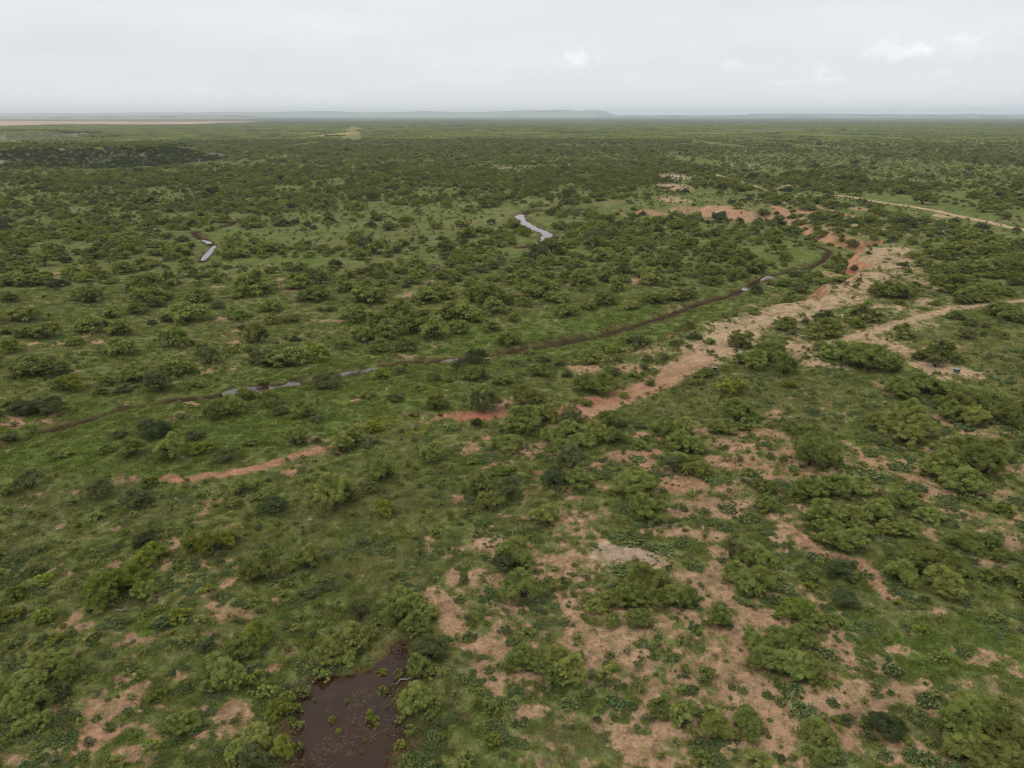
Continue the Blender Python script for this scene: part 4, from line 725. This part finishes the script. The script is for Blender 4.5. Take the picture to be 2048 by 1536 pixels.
def scatter(name, protos, x, y, pid, rot, scl, label, cat, zoff=0., group=None):
    """one mass of uncountable plants: points on the ground, a plant mesh on each"""
    z = ground_h(x, y) + zoff
    me = bpy.data.meshes.new(name + '_points'); me.vertices.add(len(x)); me.vertices.foreach_set('co', np.stack([x, y, z], 1).astype(np.float32).ravel())
    for nm, ty, arr in (('pid', 'INT', pid), ('rot', 'FLOAT_VECTOR', rot), ('scl', 'FLOAT_VECTOR', scl)):
        a = me.attributes.new(nm, ty, 'POINT'); a.data.foreach_set('value' if ty == 'INT' else 'vector', np.asarray(arr, np.int32 if ty == 'INT' else np.float32).ravel())
    o = link(name, me); tag(o, label, cat, group, 'stuff')
    ng = bpy.data.node_groups.new(name + '_scatter', 'GeometryNodeTree')
    ng.interface.new_socket(name='Geometry', in_out='INPUT', socket_type='NodeSocketGeometry'); ng.interface.new_socket(name='Geometry', in_out='OUTPUT', socket_type='NodeSocketGeometry')
    N, L = nodes(ng); gi = N('NodeGroupInput'); go = N('NodeGroupOutput'); jn = N('GeometryNodeJoinGeometry')
    ap = N('GeometryNodeInputNamedAttribute', data_type='INT', ins={0: 'pid'}); ar = N('GeometryNodeInputNamedAttribute', data_type='FLOAT_VECTOR', ins={0: 'rot'}); asc = N('GeometryNodeInputNamedAttribute', data_type='FLOAT_VECTOR', ins={0: 'scl'})
    for k, pm in enumerate(protos):
        po = bpy.data.objects.new(name + '_plant', pm)
        oi = N('GeometryNodeObjectInfo'); oi.inputs['Object'].default_value = po; oi.inputs['As Instance'].default_value = True
        cmp = N('FunctionNodeCompare', data_type='INT', operation='EQUAL'); L(ap.outputs['Attribute'], cmp.inputs[2]); cmp.inputs[3].default_value = k
        ip = N('GeometryNodeInstanceOnPoints'); L(gi.outputs[0], ip.inputs['Points']); L(cmp.outputs[0], ip.inputs['Selection']); L(oi.outputs['Geometry'], ip.inputs['Instance'])
        L(ar.outputs['Attribute'], ip.inputs['Rotation']); L(asc.outputs['Attribute'], ip.inputs['Scale']); L(ip.outputs[0], jn.inputs[0])
    L(jn.outputs[0], go.inputs[0])
    md = o.modifiers.new('scatter', 'NODES'); md.node_group = ng
    return o
def place(name, kinds_protos, x, y, W, H, ks, label, cat, g, tilt=.05):
    """kinds_protos: list of (mesh, base width, base height)"""
    n = len(x); rot = np.stack([g.normal(0, tilt, n), g.normal(0, tilt, n), g.uniform(0, 6.283, n)], 1)
    bw = A([p[1] for p in kinds_protos])[ks]; bh = A([p[2] for p in kinds_protos])[ks]; s = W / bw
    scl = np.stack([s * g.uniform(.88, 1.14, n), s * g.uniform(.88, 1.14, n), H / bh], 1)
    return scatter(name, [p[0] for p in kinds_protos], x, y, ks, rot, scl, label, cat)
G = np.random.default_rng(77)
# middle distance candidates; the largest-looking join the individually built ones
ax, ay, aw = auto(28, 700, 4.7, 7, 3.9)
apx, apy = framed(ax, ay, base_h(ax, ay)); dist = np.hypot(ax, np.hypot(ay, CH)); vis = (apx > 5) & (apx < 2043) & (apy < 574)
TREES = [h for h in HAND if h['W'] >= 2.05]; BUSH = [h for h in HAND if h['W'] < 2.05]
for i in np.where(vis & (aw / dist > .0125))[0]:
    TREES.append(dict(x=ax[i], y=ay[i], W=aw[i], H=aw[i] * .62, k='n' if G.random() < .8 else 's', px=apx[i], py=apy[i], app=F * aw[i] / dist[i], auto=i))
TREES.sort(key=lambda t: -t['W'] / math.hypot(t['x'], t['y'], CH)); REST = TREES[300:]; TREES = TREES[:300]
used = {t['auto'] for t in TREES if 'auto' in t}; mk = np.ones(len(ax), bool); mk[list(used)] = False
REST = [t for t in REST if 'auto' not in t]; ax, ay, aw = ax[mk], ay[mk], aw[mk]
print('individual trees', len(TREES), 'bushes', len(BUSH), 'pears', len(PEAR), 'rest', len(REST), 'auto mid', len(ax))

# ------------------------------------------------------------------ labels: each plant is told by the nearest thing one can find
LM = [('the dark muddy pond', 700, 1430), ('the round grey clay patch', 1254, 1107), ('the curved red dirt strip', 480, 938), ('the red gully mouth', 965, 832), ('the widening of the tan track', 1450, 690), ('the green feeder box on legs', 1912, 742), ('the dark open box', 1428, 737),
      ('the wide glinting upper creek bend', 1075, 460), ('the bright pool below the bank', 1515, 562), ('the long creek pool', 560, 770), ('the short creek pool', 720, 740), ('the small pool inside the thicket', 740, 679), ('the little glinting far pool', 412, 508),
      ('the dark dead log', 492, 1337), ('the yellow weed patch', 780, 850), ('the lone bush in the meadow bend', 1570, 515), ('the red erosion gully', 1650, 580), ('the upper cut bank', 1735, 500), ('the tan road', 1850, 417), ('the tan footpath', 1800, 647),
      ('the olive turf opening', 1560, 790), ('the bright pink sand clearing', 1480, 900), ('the pink sand apron', 1409, 1150), ('the pink sandy fork', 1500, 1240), ('the cactus-covered turf', 1800, 1320), ('the lone sand spot', 1864, 1422), ('the speckled sand flat', 1261, 1490), ('the sandy trail by purple flowers', 925, 1275),
      ('the sandy corner hollow', 215, 1410), ('the small round sand spot', 118, 1051), ('the two pale sand scrapes', 185, 675), ('the brown mud shelf', 60, 838), ('the lush creekside meadow', 250, 925), ('the sandy scrape pair', 600, 595), ('the tiny pool in the brush', 1268, 545), ('the open grass clearing', 720, 440),
      ('the red hill face', 1500, 428), ('the red sand sheet', 1254, 914), ('the reddish scrape', 712, 801), ('the bare pan between thickets', 1350, 967), ('the small sand triangle', 383, 1164), ('the dark brown creek bend', 1650, 500), ('the bare pink patch on the slope', 1176, 735), ('the sandy saddle', 1741, 920), ('the pink sand strip', 1929, 858),
      ('the sandy crease', 1656, 1111), ('the right-angled sand corner', 2032, 1087), ('the sparse red scrape', 424, 1002), ('the mottled grass slope', 760, 1010), ('the weed-choked creek reach', 1200, 665), ('the low bench above the creek', 350, 1260)]
ORD = ['', 'second', 'third', 'fourth', 'fifth', 'sixth', 'seventh', 'eighth', 'ninth', 'tenth', 'eleventh', 'twelfth', 'thirteenth', 'fourteenth', 'fifteenth', 'sixteenth', 'seventeenth', 'eighteenth', 'nineteenth', 'twentieth', 'twenty-first', 'twenty-second', 'twenty-third', 'twenty-fourth', 'twenty-fifth']
TONE = {'n': 'mid green', 'b': 'bright yellow-green', 'd': 'dark green', 's': 'thin twiggy', 'g': 'grey-green', 'p': 'blue-green'}
def label_all(items, noun):
    grp = {}
    for t in items:
        j = min(range(len(LM)), key=lambda q: (LM[q][1] - t['px']) ** 2 + ((LM[q][2] - t['py']) * 1.5) ** 2); dx, dy = t['px'] - LM[j][1], t['py'] - LM[j][2]
        rel = 'beyond' if dy * 1.5 < -abs(dx) else 'in front of' if dy * 1.5 > abs(dx) else 'beside'; side = ''
        grp.setdefault((j, rel, side), []).append((dx * dx + 2.25 * dy * dy, id(t), t))
    for (j, rel, side), L_ in grp.items():
        L_.sort(key=lambda e: e[0])
        for n, (_, _, t) in enumerate(L_):
            lm = LM[j][0]; o = ORD[n] if n < len(ORD) else str(n + 1) + 'th'; tone = TONE[t['k']]
            t['label'] = f"{tone} {noun} {rel} {lm}" + (f', {o} away' if o else ', next to it')
label_all(TREES, 'mesquite'); label_all(BUSH, 'low bush'); label_all(PEAR, 'prickly pear clump')
for t in TREES + BUSH + PEAR:
    if len(t['label'].split()) > 16: print('LONG', t['label'])
def grow(t, root, cat, group, lv):
    L_ = PR[t['k']][lv]; cr, tr, bw = L_[int(G.integers(len(L_)))]; bh = {0: 3.1, 1: 3.0, 2: 1.05}[lv]
    e = bpy.data.objects.new(root, None); COL.objects.link(e); e.empty_display_size = .3
    e.location = (t['x'], t['y'], gz(t['x'], t['y']) - .03); e.rotation_euler = (G.normal(0, .03), G.normal(0, .03), G.uniform(0, 6.283)); s = t['W'] / bw
    e.scale = (s * G.uniform(.92, 1.1), s * G.uniform(.92, 1.1), t['H'] / bh)
    tag(e, t['label'], cat, group); link('crown', cr, e); link('trunk' if lv < 2 else 'stems', tr, e)
for t in TREES: grow(t, 'mesquite_tree', 'tree', 'mesquites scattered over the scrubland', 0 if math.hypot(t['x'], t['y']) < 150 else 1)
for t in BUSH: grow(t, 'low_bush', 'bush', 'low bushes between the mesquites', 2)
for t in PEAR:
    o = link('prickly_pear', PEARS[int(G.integers(3))]); s = t['W'] / 1.4; o.location = (t['x'], t['y'], gz(t['x'], t['y']) - .03); o.rotation_euler = (0, 0, G.uniform(0, 6.28)); o.scale = (s, s * .85, min(1.2, s * .8 + .2))
    tag(o, t['label'], 'cactus', 'prickly pear clumps on bare sand')
# the rest of the scrub
M1 = [(joined('scrub', c, t), w, h) for k, h in (('n', 3.0), ('d', 3.0), ('s', 3.0), ('b', 3.0), ('g', 2.4)) for c, t, w in PR[k][1]]
KI = {'n': (0, 4), 'd': (4, 6), 's': (6, 9), 'b': (9, 11), 'g': (11, 12)}
n = len(ax); u = G.uniform(size=n); kk = np.where(u < .74, G.integers(0, 4, n), np.where(u < .79, G.integers(4, 6, n), np.where(u < .86, G.integers(6, 9, n), G.integers(9, 11, n))))
rx = A([t['x'] for t in REST] + list(ax)); ry = A([t['y'] for t in REST] + list(ay)); rw = A([t['W'] for t in REST] + list(aw)); rk = np.concatenate([A([G.integers(*KI[t['k']]) for t in REST]).astype(int), kk])
place('mesquite_scrub', M1, rx, ry, rw, rw * .50 * G.uniform(.8, 1.15, len(rx)), rk, 'continuous green mesquite scrub covering the middle distance', 'scrub', G)
# small growth among it
sx, sy = jgrid(160, 620, 5.0, 42, 91); s2 = jgrid(620, 1250, 6.2, 42, 92); sx = np.concatenate([sx, s2[0]]); sy = np.concatenate([sy, s2[1]]); dd = density(sx, sy); m = G.uniform(size=len(sx)) < .14 + .46 * (dd < .3); _, _, dcs, lu_, _, raws = cover(sx, sy); m &= (dcs > 3) & (raws < .8) & (lu_ < .35); sx, sy = sx[m], sy[m]
M2 = [(joined('shrublet', c, t), 1.6, 1.05) for k in 'nnds' for c, t, w in PR[k][2][:1]]
place('low_scrub', M2, sx, sy, G.uniform(.8, 2.9, len(sx)) * np.where(np.hypot(sx, sy) > 620, 1.35, 1), G.uniform(.5, 1.5, len(sx)), G.integers(0, 4, len(sx)), 'small shrubs dotted through the grass between mesquites', 'scrub', G)
fx, fy, fw = auto(700, 1550, 5.6, 17, 4.5); M3 = [(joined('scrub', c, t), w, 2.9) for k in 'nd' for c, t, w in PR[k][3]]; n = len(fx); u = G.uniform(size=n)
ex, ey = jgrid(640, 900, 4.3, 44, 99); hs = base_h(ex, ey); m = (ex < -280) & (hs > .6) & (hs < 14.2) & (fbm(ex, ey, 22, 2, 98) > .26); ex, ey = ex[m], ey[m]
fx, fy, fw = np.concatenate([fx, ex]), np.concatenate([fy, ey]), np.concatenate([fw, G.uniform(3.4, 6.2, len(ex))]); u = np.concatenate([u, np.full(len(ex), .9)]); n = len(fx)
sca = (fx < -275) & (base_h(fx, fy) > 1); u = np.where(sca & (np.hypot(fx, fy) < 800), u + .6, u)
place('far_scrub', M3, fx, fy, fw, fw * .47, np.where(u < .88, G.integers(0, 4, n), G.integers(4, 6, n)), 'hazy green scrub further out on the plain', 'scrub', G)
# very far scrub: 42 m plots of low crowns
def plot(seed, fm, size=44, n=52):
    r = np.random.default_rng(seed); C = []; Nn = []; T = []
    for _ in range(n):
        c = A((r.uniform(-.5, .5) * size, r.uniform(-.5, .5) * size, 0)); R = r.uniform(1.6, 3.6); k = 46; d = r.normal(size=(k, 3)); d /= np.linalg.norm(d, axis=1, keepdims=True); d[:, 2] = abs(d[:, 2])
        C.append(c + d * (R, R, R * .85) * r.uniform(.8, 1.05, (k, 1))); Nn.append(d + (0, 0, .4)); T.append(np.full(k, r.uniform(.1, .9)))
    V, Fq = leaves(np.concatenate(C), np.concatenate(Nn), 1.0, .7, r); return mesh_np('scrub_plot', V, [Fq], [fm], tint=np.repeat(np.concatenate(T), 4))
PL = [(plot(300 + i, F_N if i < 4 else F_D, n=(56, 48, 40, 30, 44)[i]), 44, 44) for i in range(5)]
vx, vy = jgrid(1550, 4600, 36, 42, 23); dd = density(vx, vy); vf = fbm(vx, vy, 260, 3, 301); m = (dd > .3) & (vf > .36)
fz = [unproj(*p) for p in ((-500, 241.6), (200, 241.4), (360, 242.4), (512, 241.8), (512, 245), (380, 249), (220, 250), (130, 249), (0, 253), (-500, 254))]; m &= ~inside(vx, vy, fz)
P0, P1 = unproj(702, 292), unproj(705, 250); dq, _, _ = segdist(vx, vy, [P0, P1]); m &= dq > 34; vx, vy = vx[m], vy[m]; n = len(vx); u = G.uniform(size=n)
print('far', len(fx), 'plots', n)
place('distant_scrub', PL, vx, vy, np.full(n, 44.), np.full(n, 44.), np.where(u < .86, G.integers(0, 4, n), 4), 'distant scrub merging into a grey-green carpet towards the horizon', 'scrub', G, .0)

wx, wy = jgrid(36, 175, 1.9, 52, 93); b_, _, dcs, lu_, _, raws = cover(wx, wy); dq, _, _ = segdist(wx, wy, POND, True); pi_ = inside(wx, wy, POND)
m = (G.uniform(size=len(wx)) < .20 + .5 * (fbm(wx, wy, 7, 3, 95) > .5)) & (dcs > 3) & (raws < .93) & (G.uniform(size=len(wx)) > lu_ * 1.2) & ~pi_ & (dq > .6); wx, wy = wx[m], wy[m]; n = len(wx); WW = G.uniform(.45, 1.35, n)
M4 = [(joined('weed_bush', c, t), 1.6, 1.05) for k in 'nbdsg' for c, t, w in PR[k][2][:1]]; u = G.uniform(size=n)
place('weeds', M4, wx, wy, WW, WW * G.uniform(.4, .75, n), np.where(u < .52, 0, np.where(u < .68, 1, np.where(u < .75, 2, np.where(u < .87, 3, 4)))), 'knee-high weeds sprinkled over turf and sand', 'undergrowth', G)

# ------------------------------------------------------------------ ground plants of the near field
TG = [tuft('grass_tuft', 1, 46, .42, .26, .075, .38, F_GR), tuft('grass_tuft', 2, 60, .60, .22, .085, .36, F_GR), tuft('lush_tuft', 3, 60, .50, .24, .085, .5, F_LG), tuft('dry_tuft', 4, 34, .34, .24, .065, .3, F_DG), tuft('forb_tuft', 5, 60, .45, .32, .06, .6, F_N), tuft('dark_tuft', 6, 60, .5, .3, .06, .6, F_D),
      PEARS[0], tuft('weed_tuft', 8, 50, .55, .5, .085, .4, F_BR), tuft('sage_tuft', 9, 60, .45, .32, .05, .5, F_G), tuft('flower_tuft', 10, 9, .3, .25, .045, .8, F_V), tuft('yellow_tuft', 11, 40, .4, .35, .06, .6, F_Y)]
def near_growth():
    g = np.random.default_rng(5); xs = []; ys = []
    for r0, r1, cell in ((38, 95, .62), (95, 150, .95), (150, 250, 1.55)):
        x, y = jgrid(r0, r1, cell, 50 if r1 < 200 else 42, int(r0)); xs.append(x); ys.append(y)
    x = np.concatenate(xs); y = np.concatenate(ys); r = np.hypot(x, y); b, red, dc, lush, olive, raw = cover(x, y)
    d, _, _ = segdist(x, y, POND, True); pin = inside(x, y, POND); pd = np.where(pin, d, -d); u = g.uniform(size=len(x)); u2 = g.uniform(size=len(x))
    npear = fbm(x, y, 3.0, 4, 401, .6); nsage = fbm(x, y, 6, 3, 405); dens = np.where(b > .5, .42 * (raw < .99), .85); dens = np.where(pd > .15, 0, dens); dens = np.where(dc < 1.5, 0, dens)
    keep = u < dens; pz = np.zeros(len(x))
    px, py = framed(x, y, 0); pk = (px > 850) & (py > 850) | (py > 1080) | ((px > 1500) & (py > 700)); pearm = pk & (npear > .58) & (u2 < .85) & (raw < .93) & (pd < -.5) & (g.uniform(size=len(x)) < np.where(b > .5, .5, .8))
    pid = np.where(u2 < .34, 0, np.where(u2 < .62, 1, np.where(u2 < .72, 3, np.where(u2 < .90, 4, np.where(u2 < .95, 5, 8)))))
    pid = np.where((lush > .45) & (u2 < .8), 2, pid); pid = np.where((nsage > .60) & (u2 > .4), 8, pid); pid = np.where((b > .5) & (u2 < .5), 3, pid)
    wz = (dc < 2.4 + (nsage - .5) * 5) & (u2 < .72); pid = np.where(wz, 7, pid); ye = ((px - 790) / 75) ** 2 + ((py - 852) / 17) ** 2 < 1.2; pid = np.where(ye & (u2 < .55), 10, pid)
    rim = (pd > -.9) & (pd < .75) & (g.uniform(size=len(x)) < .75) & (nsage > .42); pid = np.where(rim, np.where(u2 < .6, 7, 5), pid); keep = keep | rim; pid = np.where(pearm, 6, pid); keep = keep | pearm
    fl = np.zeros(len(x), bool)
    for a, bb, c, e in ((960, 1180, 110, 45), (900, 1240, 70, 60), (1090, 1250, 60, 20), (940, 1320, 30, 30), (1735, 1362, 35, 12), (1650, 1430, 14, 6), (1515, 1500, 12, 6), (1400, 1330, 30, 20), (1480, 1460, 90, 50), (760, 1190, 20, 10), (1110, 1440, 40, 20)): fl |= ((px - a) / c) ** 2 + ((py - bb) / e) ** 2 < 1
    flm = fl & (g.uniform(size=len(x)) < .16) & (fbm(x, y, 2, 2, 409) > .48); pid = np.where(flm, 9, pid); keep = keep | flm
    grow_ = np.where(r < 95, 1.0, np.where(r < 150, 1.35, 2.0)); s = grow_ * g.uniform(.6, 1.35, len(x)) * np.where(b > .5, .62, 1); zs = g.uniform(.6, 1.3, len(x)) * np.where(r < 150, 1, 1.25)
    names = {'grass': ([0, 1, 3], 'short olive grass tufts over the ground', 'grass'), 'lush_grass': ([2], 'lush bright green grass by the creek and in hollows', 'grass'), 'forbs': ([4, 5, 8], 'low leafy weeds and sage mixed into the grass', 'undergrowth'),
             'prickly_pear_thicket': ([6], 'sprawling blue-green prickly pear cover on the sandy ground', 'cactus'), 'creek_weeds': ([7], 'dead brown weeds lining the creek bed and the pond', 'weeds'), 'wildflowers': ([9], 'tiny purple wildflowers strewn over the sand', 'flowers'), 'yellow_weeds': ([10], 'patch of yellow flowering weeds in the grass', 'weeds')}
    tot = 0
    for nm, (ids, lab, cat) in names.items():
        m = keep & np.isin(pid, ids); n = m.sum(); k = np.searchsorted(A(ids), pid[m]); sc_ = s[m] * (.58 if nm == 'prickly_pear_thicket' else 1); tot += n
        scatter(nm, [TG[i] for i in ids], x[m], y[m], k, np.stack([g.normal(0, .08, n), g.normal(0, .08, n), g.uniform(0, 6.28, n)], 1), np.stack([sc_, sc_, sc_ * zs[m] / np.maximum(1, grow_[m] * .7)], 1), lab, cat)
    print('near growth', tot)
near_growth()
def pond_growth():
    g = np.random.default_rng(8); x = g.uniform(-30, 0, 9000); y = g.uniform(38, 62, 9000); d, _, _ = segdist(x, y, POND, True); i = inside(x, y, POND); px, py = framed(x, y, -.2)
    nn = fbm(x, y, 1.6, 4, 501, .6); a = (((px - 755) / 60) ** 2 + ((py - 1430) / 75) ** 2 < 1) * .14 + (((px - 650) / 60) ** 2 + ((py - 1490) / 50) ** 2 < 1) * .12 + (((px - 790) / 40) ** 2 + ((py - 1345) / 40) ** 2 < 1) * .06
    m = i & (d > .3) & (nn + a > .625); x, y = x[m], y[m]; n = len(x); z = np.full(n, 0)
    r = np.random.default_rng(9); C = np.stack([x, y, np.full(n, -.212)], 1); C = np.repeat(C, 3, 0) + r.normal(size=(3 * n, 3)) * (.16, .16, 0); C[:, 2] += r.uniform(0, .02, 3 * n); Nn = r.normal(size=(3 * n, 3)) * .12 + (0, 0, 1); V, Fq = leaves(C, Nn, .05, .35, r)
    tag(link('floating_debris', mesh_np('floating_debris', V, [Fq], [mat('dead_reed', (.20, .15, .085), .9)])), 'pale scraps of dead stems floating on the muddy pond', 'debris', kind='stuff')
pond_growth()
WT = [tuft('water_weed', 20 + i, 130, .30, .55, .07, .45, F_B, .1) for i in range(3)]
for i, (px, py, s, lab) in enumerate([(664, 1438, 1.0, 'lone bright green weed tuft standing in the middle of the muddy pond'), (629, 1397, .6, 'small weed tuft near the upper shore shadow of the pond'), (693, 1400, .75, 'slanting weed tuft just above the pond middle'), (720, 1387, .5, 'little weed tuft below the large green weed of the pond'),
        (677, 1460, .8, 'broken weed tuft below the lone pond tuft'), (729, 1478, .6, 'small round green weed tuft low in the pond'), (755, 1447, .8, 'weed tuft beside the bare pond shore'), (650, 1508, .5, 'tiny green tuft among floating scum in the pond'), (740, 1425, 1.1, 'ragged green weed clump in the scum patch of the pond'),
        (752, 1435, .8, 'short green weed joined to the ragged pond clump'), (705, 1442, .45, 'dot-like weed tuft beyond the lone pond tuft'), (776, 1513, .6, 'weed tuft at the pond edge near its lower shore'), (724, 1500, .6, 'dull weed tuft in the low part of the pond'), (728, 1400, .5, 'thin weed tuft on the scum line in the pond')]):
    o = link('water_weed', WT[i % 3]); X, Y = unproj(px, py); o.location = (X, Y, -.23); o.scale = (s, s, s * .9); o.rotation_euler = (0, 0, i * 1.3); tag(o, lab, 'weed', 'weed tufts standing in the pond')

# ------------------------------------------------------------------ made things
def bx(bm_v, x0, x1, y0, y1, z0, z1):
    V, Fc = bm_v; o = len(V); V += [(a, b, c) for c in (z0, z1) for a, b in ((x0, y0), (x1, y0), (x1, y1), (x0, y1))]
    Fc += [(o + 3, o + 2, o + 1, o), (o + 4, o + 5, o + 6, o + 7)] + [(o + i, o + (i + 1) % 4, o + 4 + (i + 1) % 4, o + 4 + i) for i in range(4)]
def obj(name, shapes, m, parent=None, smooth=False):
    V, Fc = [], []
    for s in shapes:
        if s[0] == 'b': bx((V, Fc), *s[1:])
        else:
            tv, tf = tube(s[1], s[2], s[3] if len(s) > 3 else 6); o = len(V); V += [tuple(v) for v in tv]; Fc += [tuple(int(q) + o for q in f) for f in tf]; k = s[3] if len(s) > 3 else 6
            Fc += [tuple(o + i for i in range(k))[::-1], tuple(len(V) - k + i for i in range(k))]
    me = bpy.data.meshes.new(name); me.from_pydata(V, [], Fc); me.materials.append(m); me.update()
    o = link(name, me, parent)
    if all(s[0] == 'b' for s in shapes): b = o.modifiers.new('edge', 'BEVEL'); b.width = .008; b.segments = 1
    return o
def thing(name, px, py, rz, label, cat, group=None, dz=0.):
    e = bpy.data.objects.new(name, None); COL.objects.link(e); X, Y = unproj(px, py); e.location = (X, Y, gz(X, Y) + dz); e.rotation_euler = (0, 0, rz); return tag(e, label, cat, group)
GREEN = mat('green_paint', (.045, .085, .060), .5, spec=.4); GREENL = mat('green_lid_sky_sheen', (.16, .22, .18), .55); STEEL = mat('galvanised_steel', (.42, .43, .42), .45, metal=.6); BLACK = mat('dark_interior', (.015, .017, .014), .8); TANP = mat('weathered_lid', (.17, .155, .12), .8)  # feeder lid green is lightened, the sky's reflection painted into its colour
e = thing('deer_feeder', 1912, 748, math.radians(14), 'green metal feeder box on four legs standing on bare tan sand', 'feeder')
obj('body', [('b', -.46, .46, -.34, .34, .42, .95), ('b', -.48, .48, -.36, .36, .90, .955)], GREEN, e); obj('lid', [('b', -.52, .52, -.40, .40, .957, 1.0)], GREENL, e)
obj('hopper', [('t', [(0, 0, .42), (0, 0, .28)], [.24, .07], 8)], GREEN, e)
for sx in (-1, 1):
    for sy in (-1, 1): obj('leg', [('t', [(sx * .40, sy * .28, .60), (sx * .50, sy * .38, -.1)], [.032, .032])], STEEL, e)
e = thing('box_blind', 1428, 742, math.radians(-20), 'small dark green open-fronted box at the edge of the tan track', 'blind')
obj('wall', [('b', -.5, -.46, -.4, .4, .12, .88), ('b', .46, .5, -.4, .4, .12, .88), ('b', -.46, .46, .36, .4, .12, .88), ('b', -.46, .46, -.4, -.36, .12, .45)], GREEN, e); obj('floor_panel', [('b', -.46, .46, -.36, .36, .12, .15)], BLACK, e)
obj('roof', [('b', -.56, .56, -.46, .46, .882, .93)], TANP, e)
for sx in (-1, 1):
    for sy in (-1, 1): obj('leg', [('b', sx * .44 - .03, sx * .44 + .03, sy * .34 - .03, sy * .34 + .03, -.1, .12)], BLACK, e)
WHITE = mat('chalky_white_paint', (.62, .63, .62), .6); GLASS = mat('dark_window', (.03, .035, .04), .15, spec=.6); RUB = mat('black_rubber', (.02, .02, .02), .8)
e = thing('parked_van', 1355, 355, math.radians(8), 'pale van parked on the tan flat beside a pole', 'van')
obj('body', [('b', -2.2, 2.2, -.9, .9, .45, 1.1), ('b', -2.2, 1.5, -.86, .86, 1.1, 1.95)], WHITE, e)
obj('window', [('b', -1.9, .4, -.875, -.862, 1.25, 1.7)], GLASS, e); obj('window', [('b', .55, 1.3, -.875, -.862, 1.25, 1.7)], GLASS, e); obj('windscreen', [('b', 1.502, 1.515, -.75, .75, 1.2, 1.75)], GLASS, e)
for sx in (-1.35, 1.4):
    for sy in (-.82, .82): obj('wheel', [('t', [(sx, sy - .1, .34), (sx, sy + .1, .34)], [.34, .34], 14)], RUB, e)
WOOD = mat('pole_wood', (.11, .085, .065), .9, nscale=3)
for px, py, h, lab in ((1469, 359, 7.6, 'wooden utility pole with crossarm beside the dirt track, the tallest pole'), (1330, 358, 6.0, 'thin wooden pole standing beside the pale van')):
    e = thing('utility_pole', px, py, math.radians(18), lab, 'pole', 'wooden poles on the tan flat'); obj('pole', [('t', [(0, 0, -.3), (0, 0, h)], [.17, .12], 8)], WOOD, e)
    obj('crossarm', [('b', -1.1, 1.1, -.06, .06, h - .8, h - .66)], WOOD, e)
    for q in (-.95, 0.0, .95): obj('insulator', [('t', [(q, 0, h - .66 if q else h), (q, 0, h - .48 if q else h + .18)], [.05, .035], 6)], STEEL, e)
for px, py, w, d, h, lab in ((905, 236.6, 46, 16, 15, 'white farm building far out on the plain, a bright speck below the hills'), (1097, 236.4, 30, 12, 8, 'low pale shed far out below the flat-topped hill')):
    e = thing('farm_building', px, py, 0, lab, 'building'); obj('wall', [('b', -w / 2, w / 2, -d / 2, d / 2, -1, h * .6)], WHITE, e)
    me = bpy.data.meshes.new('roof'); me.from_pydata([(-w / 2 - 1, -d / 2 - 1, h * .6), (w / 2 + 1, -d / 2 - 1, h * .6), (w / 2 + 1, d / 2 + 1, h * .6), (-w / 2 - 1, d / 2 + 1, h * .6), (-w / 2 - 1, 0, h), (w / 2 + 1, 0, h)], [], [(0, 1, 5, 4), (2, 3, 4, 5), (0, 4, 3), (1, 2, 5), (3, 2, 1, 0)]); me.materials.append(WHITE); link('roof', me, e)
    obj('door', [('b', -3, 3, -d / 2 - .15, -d / 2 - .02, -1, h * .42)], GLASS, e)
def log(px, py, L_, rz, seed, lab):
    r = np.random.default_rng(seed); pts = [(L_ * (t - .5), r.normal() * .05 * L_, .12 + abs(r.normal()) * .05) for t in np.linspace(0, 1, 6)]; sh = [('t', pts, [.06, .055, .05, .04, .03, .015])]
    for k in (1, 2, 3, 4):
        a = r.uniform(-1.3, 1.3); q = pts[k]; ll = L_ * r.uniform(.12, .3); sh.append(('t', [q, (q[0] + ll * .5 * math.cos(a), q[1] + ll * .5 * math.sin(a), q[2] + .1), (q[0] + ll * math.cos(a + .3), q[1] + ll * math.sin(a + .3), q[2] + r.uniform(.1, .35))], [.03, .02, .008], 5))
    X, Y = unproj(px, py); o = obj('dead_branch', sh, M_DEAD); o.location = (X, Y, gz(X, Y)); o.rotation_euler = (0, 0, rz); tag(o, lab, 'branch', 'bleached dead branches lying in the grass')
for i, a in enumerate([(492, 1338, 1.7, .6, 'bleached dead log poking out of the bushes above the pond side'), (245, 1221, 1.4, .1, 'thin dead branch lying below the long bright mesquite thicket'), (492, 994, 2.4, .9, 'forked pale branch in the grass below the curved dirt strip'), (355, 1001, 1.8, -.9, 'short bleached branch in grass under the curved dirt strip end'),
                       (660, 817, 2.6, 1.0, 'pale dead branch beside the thin bushes near the long creek pool'), (820, 1357, 2.6, .5, 'curved dead limb reaching over the pond shore'), (644, 1163, 1.5, .2, 'tiny pale branch in the weeds above the pond thicket')]): log(*a[:4], 60 + i, a[4])

# ------------------------------------------------------------------ air
HAZE = 6.0e-5
if HAZE:
    V, Fc = [], []; bx((V, Fc), -36500, 36500, -36500, 36500, -40, 255); me = bpy.data.meshes.new('haze'); me.from_pydata(V, [], Fc)
    m = bpy.data.materials.new('haze'); m.use_nodes = True; N, L = nodes(m.node_tree); v = N('ShaderNodeVolumePrincipled', ins={'Color': (.84, .915, 1.0, 1), 'Density': HAZE, 'Anisotropy': 0.2}); o = N('ShaderNodeOutputMaterial'); L(v.outputs[0], o.inputs['Volume'])
    me.materials.append(m); tag(link('haze', me), 'thin bluish air over the whole plain', 'haze', kind='stuff')
